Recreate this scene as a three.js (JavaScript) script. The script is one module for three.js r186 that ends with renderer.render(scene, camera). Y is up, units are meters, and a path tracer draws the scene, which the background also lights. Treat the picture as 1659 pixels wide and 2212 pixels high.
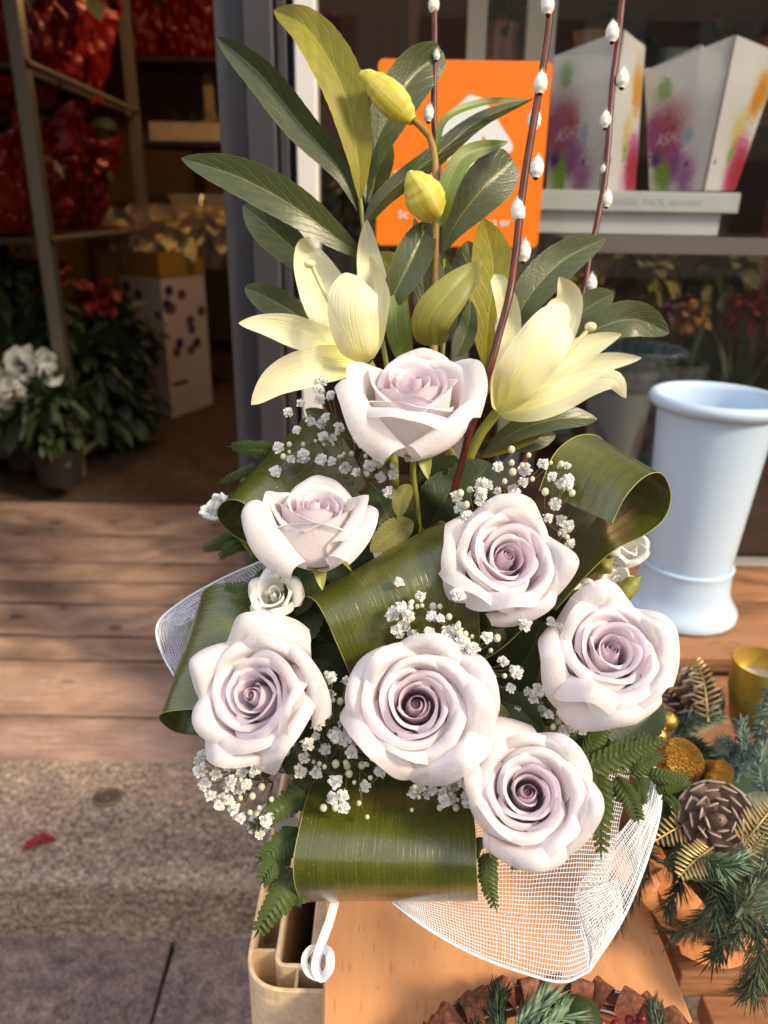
import * as THREE from 'three';
import { mergeGeometries } from 'three/addons/utils/BufferGeometryUtils.js';
import { ImprovedNoise } from 'three/addons/math/ImprovedNoise.js';
import { RoundedBoxGeometry } from 'three/addons/geometries/RoundedBoxGeometry.js';
import { FontLoader } from 'three/addons/loaders/FontLoader.js';
import { TextGeometry } from 'three/addons/geometries/TextGeometry.js';

// ---------------------------------------------------------------- camera, sky, sun, exposure
const scene = new THREE.Scene();
const PITCH = 21.8 * Math.PI / 180, ROLL = 1.0 * Math.PI / 180, FPX = 1662, EYE = new THREE.Vector3(0, 1.45, 0);
const camera = new THREE.PerspectiveCamera(2 * Math.atan(1106 / FPX) * 180 / Math.PI, 0.75, 0.02, 200);
const CF = new THREE.Vector3(0, -Math.sin(PITCH), -Math.cos(PITCH)), CU0 = new THREE.Vector3(0, Math.cos(PITCH), -Math.sin(PITCH)), CR0 = new THREE.Vector3(1, 0, 0);
const CR = CR0.clone().multiplyScalar(Math.cos(ROLL)).addScaledVector(CU0, Math.sin(ROLL)), CU = CU0.clone().multiplyScalar(Math.cos(ROLL)).addScaledVector(CR0, -Math.sin(ROLL));
camera.position.copy(EYE);
camera.quaternion.setFromRotationMatrix(new THREE.Matrix4().makeBasis(CR, CU, CF.clone().negate()));
camera.focus = 0.61; camera.userData.fStop = 4.9;
scene.add(camera);

{
  const w = 128, h = 64, d = new Float32Array(w * h * 4);
  for (let j = 0; j < h; j++) for (let i = 0; i < w; i++) {
    const el = ((j + .5) / h - .5) * Math.PI, t = Math.pow(Math.max(0, Math.sin(el)), .55), k = (j * w + i) * 4;
    const n = el > 0 ? 1 : .35;
    d[k] = (1.0 * (1 - t) + .68 * t) * n; d[k + 1] = (.93 * (1 - t) + .74 * t) * n; d[k + 2] = (.82 * (1 - t) + .93 * t) * n; d[k + 3] = 1;
  }
  const sky = new THREE.DataTexture(d, w, h, THREE.RGBAFormat, THREE.FloatType);
  sky.mapping = THREE.EquirectangularReflectionMapping; sky.minFilter = sky.magFilter = THREE.LinearFilter; sky.needsUpdate = true;
  scene.background = sky; scene.environment = sky; scene.backgroundIntensity = 1.0; scene.environmentIntensity = 1.0;
}
const sun = new THREE.DirectionalLight(new THREE.Color().setRGB(1, .83, .57), 2.9);
sun.position.set(.72 * 8, .62 * 8 + .9, .46 * 8 - .7); sun.target.position.set(0, .9, -.7); sun.castShadow = true; sun.shadow.radius = 22; sun.shadow.mapSize.set(2048, 2048);
Object.assign(sun.shadow.camera, { left: -3, right: 3, top: 3, bottom: -3, near: .5, far: 30 });
scene.add(sun, sun.target);
const EXPOSURE = 1.55;
function rng(seed) { let s = (seed * 2654435761 + 12345) >>> 0; return () => { s = (s + 0x6D2B79F5) >>> 0; let t = s; t = Math.imul(t ^ (t >>> 15), t | 1); t ^= t + Math.imul(t ^ (t >>> 7), t | 61); return ((t ^ (t >>> 14)) >>> 0) / 4294967296; }; }
const V = (x, y, z) => new THREE.Vector3(x, y, z);
const clamp = (x, a = 0, b = 1) => Math.min(b, Math.max(a, x));
const lerp = (a, b, t) => a + (b - a) * t;
const sstep = (a, b, x) => { const t = clamp((x - a) / (b - a)); return t * t * (3 - 2 * t); };
const D2R = Math.PI / 180;
// a sheet of points f(u, v) as an indexed grid with uv
function sheet(nu, nv, f, closedU = false) {
  const p = new Float32Array((nu + 1) * (nv + 1) * 3), uv = new Float32Array((nu + 1) * (nv + 1) * 2), ix = [];
  let k = 0, q = 0;
  for (let j = 0; j <= nv; j++) for (let i = 0; i <= nu; i++) {
    const w = f(i / nu, j / nv); p[k++] = w.x; p[k++] = w.y; p[k++] = w.z; uv[q++] = i / nu; uv[q++] = j / nv;
  }
  for (let j = 0; j < nv; j++) for (let i = 0; i < nu; i++) { const a = j * (nu + 1) + i, b = a + 1, c = a + nu + 1, d = c + 1; ix.push(a, b, d, a, d, c); }
  const g = new THREE.BufferGeometry();
  g.setAttribute('position', new THREE.BufferAttribute(p, 3)); g.setAttribute('uv', new THREE.BufferAttribute(uv, 2)); g.setIndex(ix); g.computeVertexNormals();
  return g;
}
// one rose petal: a sheet that rises from the base as a cup of radius Rc, stands up and rolls back at its rim
function petalGeo(o) {
  const nu = o.nu || 16, nv = o.nv || 20, P = [], R = rng(o.seed || 1), ph1 = R() * 6.3, ph2 = R() * 6.3, cup = o.cup || .4, yc = o.yc;
  for (let i = 0; i <= nu; i++) {
    const u = i / nu * 2 - 1, au = Math.abs(u), col = [];
    const L = o.L * (1 - (o.round ?? 0.22) * Math.pow(au, 2.6) + (o.tip || 0) * Math.pow(1 - Math.pow(au, 1.6), 2) + 0.012 * Math.sin(5 * u + ph1) + (o.ruf || 0) * Math.sin(11 * u + ph2));
    let r = 0, y = 0; const ds = L / (nv * (1 - cup));
    const vc = clamp(o.curl0 - (o.side || 0) * Math.pow(au, 1.7) + u * (o.skew || 0), cup * .8, 1.3);
    const ctot = o.curl * (1 + (o.sideMore || 0) * au * au);
    for (let j = 0; j <= nv; j++) {
      const v = j / nv;
      if (v <= cup) { const a = v / cup * Math.PI / 2; r = o.Rc * Math.pow(Math.sin(a), .9); y = yc * (1 - Math.cos(a)); }
      else {
        const c = v > vc ? ctot * Math.pow((v - vc) / Math.max(.10, 1 - vc), .9) : 0;
        const th = (lerp(90, o.a1, sstep(cup, cup + .25, v)) - c) * D2R;
        r += ds * Math.cos(th); y += ds * Math.sin(th);
      }
      const w = o.W * (0.25 + 0.75 * Math.pow(Math.sin(Math.PI / 2 * clamp(v / 0.6)), 0.8)) * (1 - 0.10 * sstep(.75, 1, v));
      const rr = Math.max(.0004, r) * (1 + (o.spiral || 0) * u);
      const kr = Math.max(0.0012, rr) * (o.k || 1), a = u * w / Math.max(kr, o.Rc * .6);
      const x = rr - kr + kr * Math.cos(a), z = kr * Math.sin(a);
      const rip = (o.rip || 0) * Math.sin(7 * u + 4 * v + ph2) * v * v;
      const cp = Math.cos(o.phi), sp = Math.sin(o.phi), xx = x + rip;
      col.push(V(xx * cp - z * sp, y + rip * .5, xx * sp + z * cp));
    }
    P.push(col);
  }
  return sheet(nu, nv, (a, b) => P[Math.round(a * nu)][Math.round(b * nv)]);
}

// ---------------------------------------------------------------- from a picture point to a place
const ray = (x, y) => CF.clone().addScaledVector(CR, (x - 829.5) / FPX).addScaledVector(CU, -(y - 1106) / FPX);
const W = (x, y, d) => EYE.clone().addScaledVector(ray(x, y), d);                                  // at d metres along the optical axis
const atH = (x, y, h) => { const r = ray(x, y); return EYE.clone().addScaledVector(r, (h - EYE.y) / r.y); };   // on the level h
const atZ = (x, y, z) => { const r = ray(x, y); return EYE.clone().addScaledVector(r, (z - EYE.z) / r.z); };   // on the upright plane z
const camDir = (p) => EYE.clone().sub(p).normalize();
// ---------------------------------------------------------------- things and parts
const taken = {};
function numbered(n) { const k = taken[n] = (taken[n] ?? -1) + 1; return k ? n + '_' + String(k).padStart(3, '0') : n; }
function shade(m) { m.castShadow = m.receiveShadow = true; return m; }
function thing(name, label, category, base, group) {
  const o = new THREE.Group(); o.name = numbered(name); o.position.copy(base || V(0, 0, 0)); o.userData = { label, category }; if (group) o.userData.group = group;
  scene.add(o); return o;
}
function part(parent, name, geo, mat) {       // geometry given in world places
  const m = shade(new THREE.Mesh(geo, mat)); m.name = name; m.position.copy(parent.isMesh ? V(0, 0, 0) : parent.position).negate(); parent.add(m); return m;
}
function local(parent, name, geo, mat, pos) { const m = shade(new THREE.Mesh(geo, mat)); m.name = name; if (pos) m.position.copy(pos); parent.add(m); return m; }
function setting(name, geo, mat) { const m = shade(new THREE.Mesh(geo, mat)); m.name = numbered(name); m.userData = { kind: 'structure' }; scene.add(m); return m; }
// ---------------------------------------------------------------- shapes
const box = (x0, y0, z0, x1, y1, z1) => new THREE.BoxGeometry(x1 - x0, y1 - y0, z1 - z0).translate((x0 + x1) / 2, (y0 + y1) / 2, (z0 + z1) / 2);
const rbox = (x0, y0, z0, x1, y1, z1, r = .004, n = 2) => new RoundedBoxGeometry(x1 - x0, y1 - y0, z1 - z0, n, r).translate((x0 + x1) / 2, (y0 + y1) / 2, (z0 + z1) / 2);
function boxUV(g, s = 1, ox = 0, oy = 0) {       // uv in metres by the way each face points
  if (g.index) g = g.toNonIndexed();
  const p = g.attributes.position, n = g.attributes.normal, uv = new Float32Array(p.count * 2);
  for (let t = 0; t < p.count; t += 3) {
    let ax = 0, ay = 0, az = 0; for (let i = 0; i < 3; i++) { ax += Math.abs(n.getX(t + i)); ay += Math.abs(n.getY(t + i)); az += Math.abs(n.getZ(t + i)); }
    for (let i = t; i < t + 3; i++) {
      const x = p.getX(i), y = p.getY(i), z = p.getZ(i), q = ay >= ax && ay >= az ? [x, z] : az >= ax ? [x, y] : [z, y];
      uv[i * 2] = q[0] * s + ox; uv[i * 2 + 1] = q[1] * s + oy;
    }
  }
  g.setAttribute('uv', new THREE.BufferAttribute(uv, 2)); return g;
}
function slabQuad(pts, h0, h1) {                 // upright prism on a polygon of ground points
  const sh = new THREE.Shape(pts.map(p => new THREE.Vector2(p.x, -p.z)));
  const g = new THREE.ExtrudeGeometry(sh, { depth: h1 - h0 - .004, bevelEnabled: true, bevelSize: .002, bevelThickness: .002, bevelSegments: 1 });
  g.rotateX(-Math.PI / 2); g.translate(0, h0 + .002, 0); return boxUV(g);
}
const curve = (pts) => new THREE.CatmullRomCurve3(pts, false, 'centripetal');
// a tube of changing radius along points; lobes give it ribs
function stalk(pts, radii, nl = 24, nr = 8, lobes = 0, lobeAmt = 0, twist = 0) {
  const c = curve(pts), P = [], F = c.computeFrenetFrames(nl, false);
  for (let j = 0; j <= nl; j++) {
    const t = j / nl, p = c.getPointAt(t), k = t * (radii.length - 1), a = Math.min(radii.length - 2, Math.floor(k)), f = k - a;
    const r = lerp(radii[a], radii[a + 1], f * f * (3 - 2 * f)), row = [];
    for (let i = 0; i <= nr; i++) {
      const an = (i % nr) / nr * Math.PI * 2 + twist * t, rr = r * (1 + lobeAmt * Math.cos(lobes * an));
      row.push(p.clone().addScaledVector(F.normals[j], Math.cos(an) * rr).addScaledVector(F.binormals[j], Math.sin(an) * rr));
    }
    P.push(row);
  }
  return sheet(nr, nl, (u, v) => P[Math.round(v * nl)][Math.round(u * nr)]);
}
// a leaf or petal: a mid line from base to tip, a half width, folded along the middle and rolled about the mid line
function blade(pts, w, o = {}) {
  const c = curve(pts), nv = o.nv || 22, nu = o.nu || 10, P = [], a = o.a ?? .8, b = o.b ?? .6, mx = Math.pow(a / (a + b), a) * Math.pow(b / (a + b), b);
  const R = rng(o.seed || 7), ph = R() * 6.28;
  for (let j = 0; j <= nv; j++) {
    const v = j / nv, p = c.getPointAt(v), T = c.getTangentAt(v), N0 = o.n ? o.n.clone() : camDir(p);
    const S = new THREE.Vector3().crossVectors(T, N0).normalize(), N = new THREE.Vector3().crossVectors(S, T).normalize();
    const rl = Array.isArray(o.roll) ? lerp(o.roll[0], o.roll[1], v) : (o.roll || 0), S2 = S.clone().multiplyScalar(Math.cos(rl)).addScaledVector(N, Math.sin(rl)), N2 = N.clone().multiplyScalar(Math.cos(rl)).addScaledVector(S, -Math.sin(rl));
    let ww = w * Math.max(o.stem ?? .03, Math.pow(v, a) * Math.pow(1 - v, b) / mx);
    if (o.ser) ww *= 1 + o.ser * ((v * (o.serN || 24)) % 1 - .5);
    const row = [];
    for (let i = 0; i <= nu; i++) {
      const u = i / nu * 2 - 1, au = Math.abs(u), fold = o.fold || 0, camb = o.camber || 0;
      const x = u * ww * Math.cos(fold), y = au * ww * Math.sin(fold) + camb * ww * (1 - u * u) + (o.wave || 0) * ww * Math.sin(v * (o.waveN || 9) + ph + u) * au + (o.edge || 0) * ww * Math.pow(au, 4);
      row.push(p.clone().addScaledVector(S2, x + (o.lop || 0) * ww * (1 - au)).addScaledVector(N2, y));
    }
    P.push(row);
  }
  return sheet(nu, nv, (u, v) => P[Math.round(v * nv)][Math.round(u * nu)]);
}
const wp = (l) => l.map(q => W(...q));
const pxm = (px, d) => px * d / FPX;
// a leaf bent into a loop: the sheet between two edge paths
function loft(A, B, o = {}) {
  const a = curve(wp(A)), b = curve(wp(B)), nu = o.nu || 56, nv = o.nv || 20, nz = new ImprovedNoise();
  return sheet(nu, nv, (u, v) => {
    const p = a.getPoint(u), q = b.getPoint(u), r = p.clone().lerp(q, v), d = camDir(r), bl = Math.sin(v * Math.PI) * (o.bulge || 0);
    const k = .0012 * nz.noise(u * 6 + (o.seed || 0), v * 4, 3.3) + .0004 * Math.sin(v * 46 + 2 * u);
    return r.addScaledVector(d, bl + k);
  });
}
// whorled inner petals, then outer petals that roll back; spec lists outer petals one by one: [angle, lip, curl, lean, tip, skew, side]
function rosePetals(seed, S, opt = {}) {
  const R = rng(seed), out = [], spec = opt.spec, nO = spec ? spec.length : (opt.outer ?? 8), N = (opt.n || 30), open = opt.open ?? 1, ml = opt.midLip ?? 1;
  for (let i = 0; i < N; i++) {
    const o = i / (N - 1), j = (k) => 1 + (R() - .5) * k;
    const outer = i >= N - nO, oi = (N - nO - 1) / (N - 1), inn = .30, mid = !outer && o > inn, oo = outer ? (i - N + nO) / Math.max(1, nO - 1) : 0, mm = mid ? (o - inn) / (oi - inn) : 0, sp = outer && spec ? spec[i - N + nO] : null;
    const Rc = S * (outer ? lerp(.72, .86, oo) * (opt.girth ?? 1) : mid ? lerp(.24, .70, mm) * (opt.girth ?? 1) : lerp(.03, .225, o / inn));
    const top = S * (outer ? lerp(1.14, 1.0, oo) : mid ? lerp(1.24, 1.16, mm) : lerp(1.20, 1.25, o / inn)) * j(.04);
    const yc = S * lerp(.5, .44, o), cup = lerp(.22, .40, o);
    const lipL = S * (sp ? sp[1] : outer ? lerp(.22, .38, oo) * (.55 + .75 * R()) : mid ? lerp(.05, .22, mm) * j(.7) * ml : .02);
    const body = top - yc, L = body + lipL;
    const curl = sp ? sp[2] : outer ? lerp(95, 140, oo) * (.65 + .6 * R()) * (opt.curl ?? 1) : mid ? lerp(30, 120, mm) * j(.5) * (.4 + .6 * ml) : 8;
    out.push({
      o, geo: petalGeo({
        phi: sp ? sp[0] : i * 2.3999 + (R() - .5) * .5, seed: seed * 91 + i, L, Rc, yc, cup, W: Rc * (outer ? lerp(1.20, 1.08, oo) : mid ? lerp(1.75, 1.35, mm) : 2.2) + S * .03,
        a1: sp ? sp[3] : outer ? lerp(88, 74, oo * open) + 8 * (R() - .5) : mid ? lerp(91, 84, mm) + 5 * (R() - .5) : 97,
        curl0: cup + (1 - cup) * body / L, curl, side: sp ? sp[6] : outer ? .14 + .20 * R() : .04 + .10 * o, sideMore: outer ? .5 : .2, skew: sp ? sp[5] : (R() - .5) * (outer ? .28 : .12), tip: sp ? sp[4] : outer ? .18 + .30 * R() : .03 + .05 * mm, round: outer ? .36 : o < .3 ? .12 : .2,
        spiral: outer ? .05 : mid ? .13 : .30, k: outer ? lerp(1.1, 1.6, oo) : 1, ruf: outer ? .012 : .008, rip: S * .013 * o, nu: 24, nv: 28,
      })
    });
  }
  return out;
}
const PROFILE_A = [[-1.4, .22, 90, 82, .1, 0, .1], [-.25, .34, 70, 84, .12, -.05, .1], [3.35, .30, 80, 82, .15, .05, .12], [1.75, .34, 120, 84, .05, .06, .02], [2.75, .40, 125, 79, .30, .16, .18], [.75, .34, 150, 82, .1, -.10, .10]];
const PROFILE_B = [[-1.5, .20, 70, 86, .1, 0, .1], [.1, .30, 80, 86, .1, -.05, .1], [3.2, .22, 60, 86, .1, .05, .1], [1.6, .16, 70, 92, .05, .0, .03], [2.62, .50, 150, 76, .36, .22, .16], [.30, .34, 110, 80, .22, -.10, .12]];
// ---------------------------------------------------------------- materials (colours linear unless hex)
const NZ = new ImprovedNoise();
const fbm = (x, y, z = 0, o = 4) => { let s = 0, a = .5, f = 1; for (let i = 0; i < o; i++) { s += a * NZ.noise(x * f, y * f, z + i * 7.1); a *= .5; f *= 2.03; } return s; };
function tex(w, h, fn, srgb = true, rx = 1, ry = 1) {
  const d = new Uint8Array(w * h * 4);
  for (let j = 0; j < h; j++) for (let i = 0; i < w; i++) { const c = fn(i / w, j / h), k = (j * w + i) * 4; d[k] = clamp(c[0], 0, 255); d[k + 1] = clamp(c[1], 0, 255); d[k + 2] = clamp(c[2], 0, 255); d[k + 3] = 255; }
  const t = new THREE.DataTexture(d, w, h); t.wrapS = t.wrapT = THREE.MirroredRepeatWrapping; t.magFilter = THREE.LinearFilter; t.minFilter = THREE.LinearMipmapLinearFilter; t.generateMipmaps = true;
  if (srgb) t.colorSpace = THREE.SRGBColorSpace; t.repeat.set(rx, ry); t.needsUpdate = true; return t;
}
function canvasTex(w, h, draw) { const c = document.createElement('canvas'); c.width = w; c.height = h; const g = c.getContext('2d'); draw(g, w, h); const t = new THREE.CanvasTexture(c); t.colorSpace = THREE.SRGBColorSpace; t.anisotropy = 4; return t; }
const grey = (v) => [v, v, v];
const std = (c, rough = .7, o = {}) => new THREE.MeshStandardMaterial({ color: typeof c === 'number' || typeof c === 'string' ? c : new THREE.Color().setRGB(...c), roughness: rough, side: THREE.DoubleSide, ...o });
const phy = (c, rough = .7, o = {}) => new THREE.MeshPhysicalMaterial({ color: Array.isArray(c) ? new THREE.Color().setRGB(...c) : c, roughness: rough, side: THREE.DoubleSide, ...o });
// a glitter of fine specks
const speckR = rng(5), speckField = new Float32Array(256 * 256); for (let i = 0; i < 4200; i++) speckField[Math.floor(speckR() * 65536)] = speckR();
const petalTexture = (c) => tex(256, 256, (u, v) => {
  const s = speckField[Math.floor(v * 256) * 256 + Math.floor(u * 256)], n = 1 + .04 * fbm(u * 5, v * 3, 1) + .012 * NZ.noise(u * 90, v * 14, 2), k = s > .55 ? .82 : n;
  return [c[0] * k, c[1] * k, c[2] * k * (1 + .02 * NZ.noise(u * 3, v * 3, 9))];
});
const petalBump = tex(256, 256, (u, v) => grey(128 + 60 * NZ.noise(u * 60, v * 18, 4) + 60 * fbm(u * 7, v * 5, 2)), false);
const M = {};
M.petal = [[247, 239, 237], [243, 229, 234], [239, 218, 230]].map(c => phy(0xffffff, .62, { map: petalTexture(c), bumpMap: petalBump, bumpScale: .0004, transmission: .40, thickness: 0, sheen: .2 }));
M.lily = phy(0xffffff, .55, { map: tex(128, 256, (u, v) => { const e = Math.abs(u - .5) * 2, s = .98 + .02 * NZ.noise(u * 40, v * 3, 1) + .03 * fbm(u * 4, v * 4, 3), y = sstep(.28, 0, e) * .5 * sstep(1, .3, v); return [250 * s, (244 + 2 * y) * s, (200 - 40 * y - 40 * sstep(.5, 0, v)) * s]; }), bumpMap: tex(128, 256, (u, v) => grey(128 + 50 * NZ.noise(u * 34, v * 2.2, 1) + 30 * fbm(u * 8, v * 10, 5)), false), bumpScale: .0012, transmission: .34, thickness: 0 });
M.bud = phy(0xffffff, .5, { map: tex(128, 128, (u, v) => { const s = .93 + .10 * NZ.noise(u * 40, v * 2, 1), g = .5 + .5 * Math.cos(u * 6 * Math.PI * 2); return [(226 + 8 * g) * s, (208 + 10 * g) * s, (62 + 44 * g) * s]; }), transmission: .12, thickness: 0 });
M.white = phy([.88, .88, .82], .6, { transmission: .25, thickness: 0 });
M.gyps = phy([.91, .90, .85], .8, { transmission: .12, thickness: 0 });
M.gypsBud = std([.62, .62, .44], .7);
M.gypsStem = std([.22, .17, .07], .7);
M.stem = std([.24, .25, .035], .45);
M.lilyStem = std(0xffffff, .5, { map: tex(64, 256, (u, v) => { const n = fbm(u * 6, v * 14, 2), m = NZ.noise(u * 30, v * 90, 1); return [150 + 50 * n + 22 * m, 118 + 30 * n + 16 * m, 46 + 20 * n]; }) });
M.roseStemRed = std([.16, .05, .02], .5);
function leafMaterial(c, vein, rough, o = {}) {          // pinnate veins, mottled blade
  const map = tex(160, 320, (u, v) => {
    const x = Math.abs(u - .5) * 2, mid = sstep(.055, .0, x), q = v * 9 - x * 2.4 + .25 * NZ.noise(u * 5, v * 5, 3), fr = Math.abs(q - Math.round(q)), sv = sstep(.07, .0, fr) * (o.veins ?? .35) * sstep(1.02, .5, x);
    const n = 1 + .16 * fbm(u * 7, v * 14, 3) + .06 * NZ.noise(u * 60, v * 120, 1), k = clamp(mid * .85 + sv), e = sstep(.93, 1, x) * .35;
    return [0, 1, 2].map(i => lerp(c[i] * n, vein[i], Math.max(k, e)));
  });
  const bump = tex(160, 320, (u, v) => { const x = Math.abs(u - .5) * 2, q = v * 9 - x * 2.4 + .25 * NZ.noise(u * 5, v * 5, 3), fr = Math.abs(q - Math.round(q)); return grey(140 - 70 * sstep(.12, 0, fr) + 34 * NZ.noise(u * 26, v * 52, 7) - 60 * sstep(.06, 0, x)); }, false);
  return phy(0xffffff, rough, { map, bumpMap: bump, bumpScale: .0007, transmission: o.trans ?? .10, thickness: 0, specularIntensity: o.spec ?? .6, clearcoat: o.coat ?? .25, clearcoatRoughness: .32 });
}
M.laurel = leafMaterial([70, 78, 40], [136, 138, 72], .34);
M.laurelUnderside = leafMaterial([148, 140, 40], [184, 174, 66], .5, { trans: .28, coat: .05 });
M.roseLeaf = leafMaterial([52, 64, 28], [88, 94, 44], .42);
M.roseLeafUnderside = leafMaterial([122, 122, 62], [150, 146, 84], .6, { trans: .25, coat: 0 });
M.darkLeaf = M.roseLeaf;
M.fern = leafMaterial([78, 94, 28], [122, 130, 52], .42, { veins: .1, trans: .2 });
M.fernDark = M.fern;
M.lilyLeaf = phy(0xffffff, .45, { map: tex(128, 64, (u, v) => { const n = 1 + .25 * NZ.noise(u * 26, v * 1.2, 2) + .12 * fbm(u * 6, v * 6, 4); return [104 * n, 122 * n, 38 * n]; }), transmission: .25, thickness: 0, clearcoat: .1 });
M.bract = phy(0xffffff, .5, { map: tex(128, 64, (u, v) => { const n = 1 + .14 * NZ.noise(u * 26, v * 1.2, 2) + .10 * fbm(u * 6, v * 6, 4); return [150 * n, 146 * n, 58 * n]; }), transmission: .3, thickness: 0 });
const aspMap = tex(512, 512, (u, v) => { const s = NZ.noise(u * 2, v * 64, 1) * .5 + NZ.noise(u * 4, v * 170, 2) * .4, n = 1 + .22 * s + .16 * fbm(u * 5, v * 8, 6), g = speckField[Math.floor(v * 256) * 256 + Math.floor(u * 256)] > .86 ? 60 : 0; return [80 * n + g, 86 * n + g, 24 * n + g * .8]; });
const aspBump = tex(512, 512, (u, v) => grey(128 + 70 * NZ.noise(u * 2, v * 50, 1) + 40 * NZ.noise(u * 3, v * 140, 2) + 26 * fbm(u * 60, v * 60, 3, 2)), false);
M.asp = phy(0xffffff, .30, { map: aspMap, bumpMap: aspBump, bumpScale: .0008, clearcoat: .8, clearcoatRoughness: .26, transmission: .08, thickness: 0 });
M.aspEdge = std([.28, .30, .08], .5);
M.willow = std(0xffffff, .42, { map: tex(64, 512, (u, v) => { const n = fbm(u * 5, v * 24, 3) + .6 * NZ.noise(u * 14, v * 6, 1); return [84 + 70 * n, 32 + 34 * n, 18 + 16 * n]; }) });
M.catkin = phy([.80, .77, .68], 1, { sheen: 1, sheenRoughness: .6, sheenColor: new THREE.Color(1, 1, .95) });
M.net = std([.86, .88, .92], .5);
M.ribbon = phy([.84, .85, .84], .45, { transmission: .2, thickness: 0 });
M.bucket = phy([.52, .66, .80], .28, { clearcoat: .3, clearcoatRoughness: .2 });  // white plastic with the blue tint of the sky put into its colour
M.tray = std([.72, .76, .72], .45);
M.dark = std([.012, .008, .006], .8);
M.steel = std([.34, .30, .22], .42, { metalness: .7 });
M.shelf = std([.045, .03, .02], .7);
// woods
const woodTex = (c0, c1, fx, fy, seed, w = 512, h = 512) => tex(w, h, (u, v) => {
  const g = .5 + .5 * Math.sin((v * fy + fbm(u * fx, v * 3, seed) * 3) * 6.283), f = NZ.noise(u * fx * 9, v * 190, seed + 3), t = clamp(.45 * g + .35 + .35 * fbm(u * fx * 2, v * 24, seed) + .22 * f), s = (1 - .22 * sstep(.2, .5, NZ.noise(u * 3, v * 5, seed + 11))) * (1 - .35 * sstep(.48, .62, NZ.noise(u * 9, v * 22, seed + 17))) * (1 + .10 * NZ.noise(u * 60, v * 260, seed + 2));
  return [0, 1, 2].map(i => lerp(c0[i], c1[i], t) * s);
});
const woodBump = tex(512, 512, (u, v) => grey(128 + 60 * NZ.noise(u * 14, v * 150, 2) + 40 * fbm(u * 8, v * 50, 4)), false);
M.plank = [0, 1, 2].map(i => std(0xffffff, .85, { map: woodTex([140 - 7 * i, 110 - 6 * i, 94 - 6 * i], [188 + 4 * i, 154 + 3 * i, 134], 2, 5, 20 + i * 9), bumpMap: woodBump, bumpScale: .008 }));
M.table = [0, 1].map(i => std(0xffffff, .75, { map: woodTex([104, 64, 40], [176 - 14 * i, 126 - 16 * i, 84 - 12 * i], 2.2, 4, 50 + i * 9), bumpMap: woodBump, bumpScale: .003 }));
M.beech = std(0xffffff, .5, { map: tex(1024, 1024, (u, v) => { const n = fbm(u * 10, v * 2, 3), fl = NZ.noise(u * 210, v * 46, 5) > .5 ? -20 : 0, l = 5 * NZ.noise(u * 60, v * 1.5, 8); return [222 + 22 * n + fl + l, 158 + 20 * n + fl + l, 106 + 16 * n + fl * .8 + l]; }) });
const stoneTex = (c, k, seed, f = 1) => tex(512, 512, (u, v) => { const a = fbm(u * 9 * f, v * 9 * f, seed), b = fbm(u * 44 * f, v * 44 * f, seed + 5), s = NZ.noise(u * 150, v * 150, seed + 9); const n = 1 + k * (.40 * a + .80 * b + .60 * s); return [c[0] * n, c[1] * n * (1 - .02 * a), c[2] * n * (1 - .06 * a)]; });
const stoneBump = tex(512, 512, (u, v) => grey(128 + 90 * fbm(u * 30, v * 30, 3) + 50 * NZ.noise(u * 120, v * 120, 6)), false);
M.step = std(0xffffff, .9, { map: stoneTex([154, 133, 114], .85, 60, 1.4), bumpMap: stoneBump, bumpScale: .006 });
M.slab = [0, 1, 2].map(i => std(0xffffff, .85, { map: stoneTex([136 - 10 * i, 116 - 9 * i, 106 - 8 * i], .6, 70 + 8 * i, .7), bumpMap: stoneBump, bumpScale: .004 }));
M.joint = std([.03, .025, .02], .95);
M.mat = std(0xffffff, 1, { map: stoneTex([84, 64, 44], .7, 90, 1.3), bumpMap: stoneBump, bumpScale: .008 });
M.frame = std(0xffffff, .42, { map: tex(128, 512, (u, v) => { const n = 1 + .10 * fbm(u * 30, v * 3, 5) + .05 * NZ.noise(u * 90, v * 8, 2); return [56 * n, 53 * n, 56 * n]; }) });
M.alu = std([.66, .64, .58], .4);
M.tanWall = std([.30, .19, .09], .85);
M.glass = new THREE.MeshPhysicalMaterial({ color: 0xf2f2f2, roughness: .02, transmission: 1, thickness: 0, ior: 1.5, side: THREE.DoubleSide });
M.clear = new THREE.MeshPhysicalMaterial({ color: 0xf4f6f6, roughness: .08, transmission: .92, thickness: 0, ior: 1.45, side: THREE.DoubleSide });
M.crate = std(0xffffff, .6, { map: stoneTex([224, 196, 158], .16, 110, .5), bumpMap: stoneBump, bumpScale: .001 });
M.gold = std([.62, .40, .08], .3, { metalness: .85 });
M.glitter = std(0xffffff, .38, { metalness: .7, map: tex(256, 256, (u, v) => { const s = 1.3 * NZ.noise(u * 95, v * 95, 3) + .7 * NZ.noise(u * 40, v * 40, 6) + .8 * speckField[Math.floor(v * 256) * 256 + Math.floor(u * 256)]; return [172 + 150 * s, 122 + 130 * s, 40 + 90 * s]; }), bumpMap: tex(256, 256, (u, v) => grey(128 + 120 * NZ.noise(u * 120, v * 120, 9)), false), bumpScale: .008 });
M.candle = std([.50, .31, .055], .35, { metalness: .45 });
M.cone = std([.22, .145, .11], .6);
M.coneTip = std([.40, .32, .24], .5, { metalness: .2 });
M.goldLeaf = std([.46, .32, .13], .42, { metalness: .6 });
M.fir = std([.13, .155, .08], .55);
M.firBlue = std([.17, .235, .20], .6);
M.firDark = std([.05, .085, .045], .55);
M.plasticFir = std([.17, .25, .15], .5);
M.veneer = std(0xffffff, .6, { map: woodTex([196, 118, 62], [226, 152, 92], 1.5, 3, 130, 256, 256) });
M.cane = std(0xffffff, .6, { map: woodTex([96, 52, 32], [158, 96, 62], 1.5, 7, 140, 256, 256) });
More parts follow.
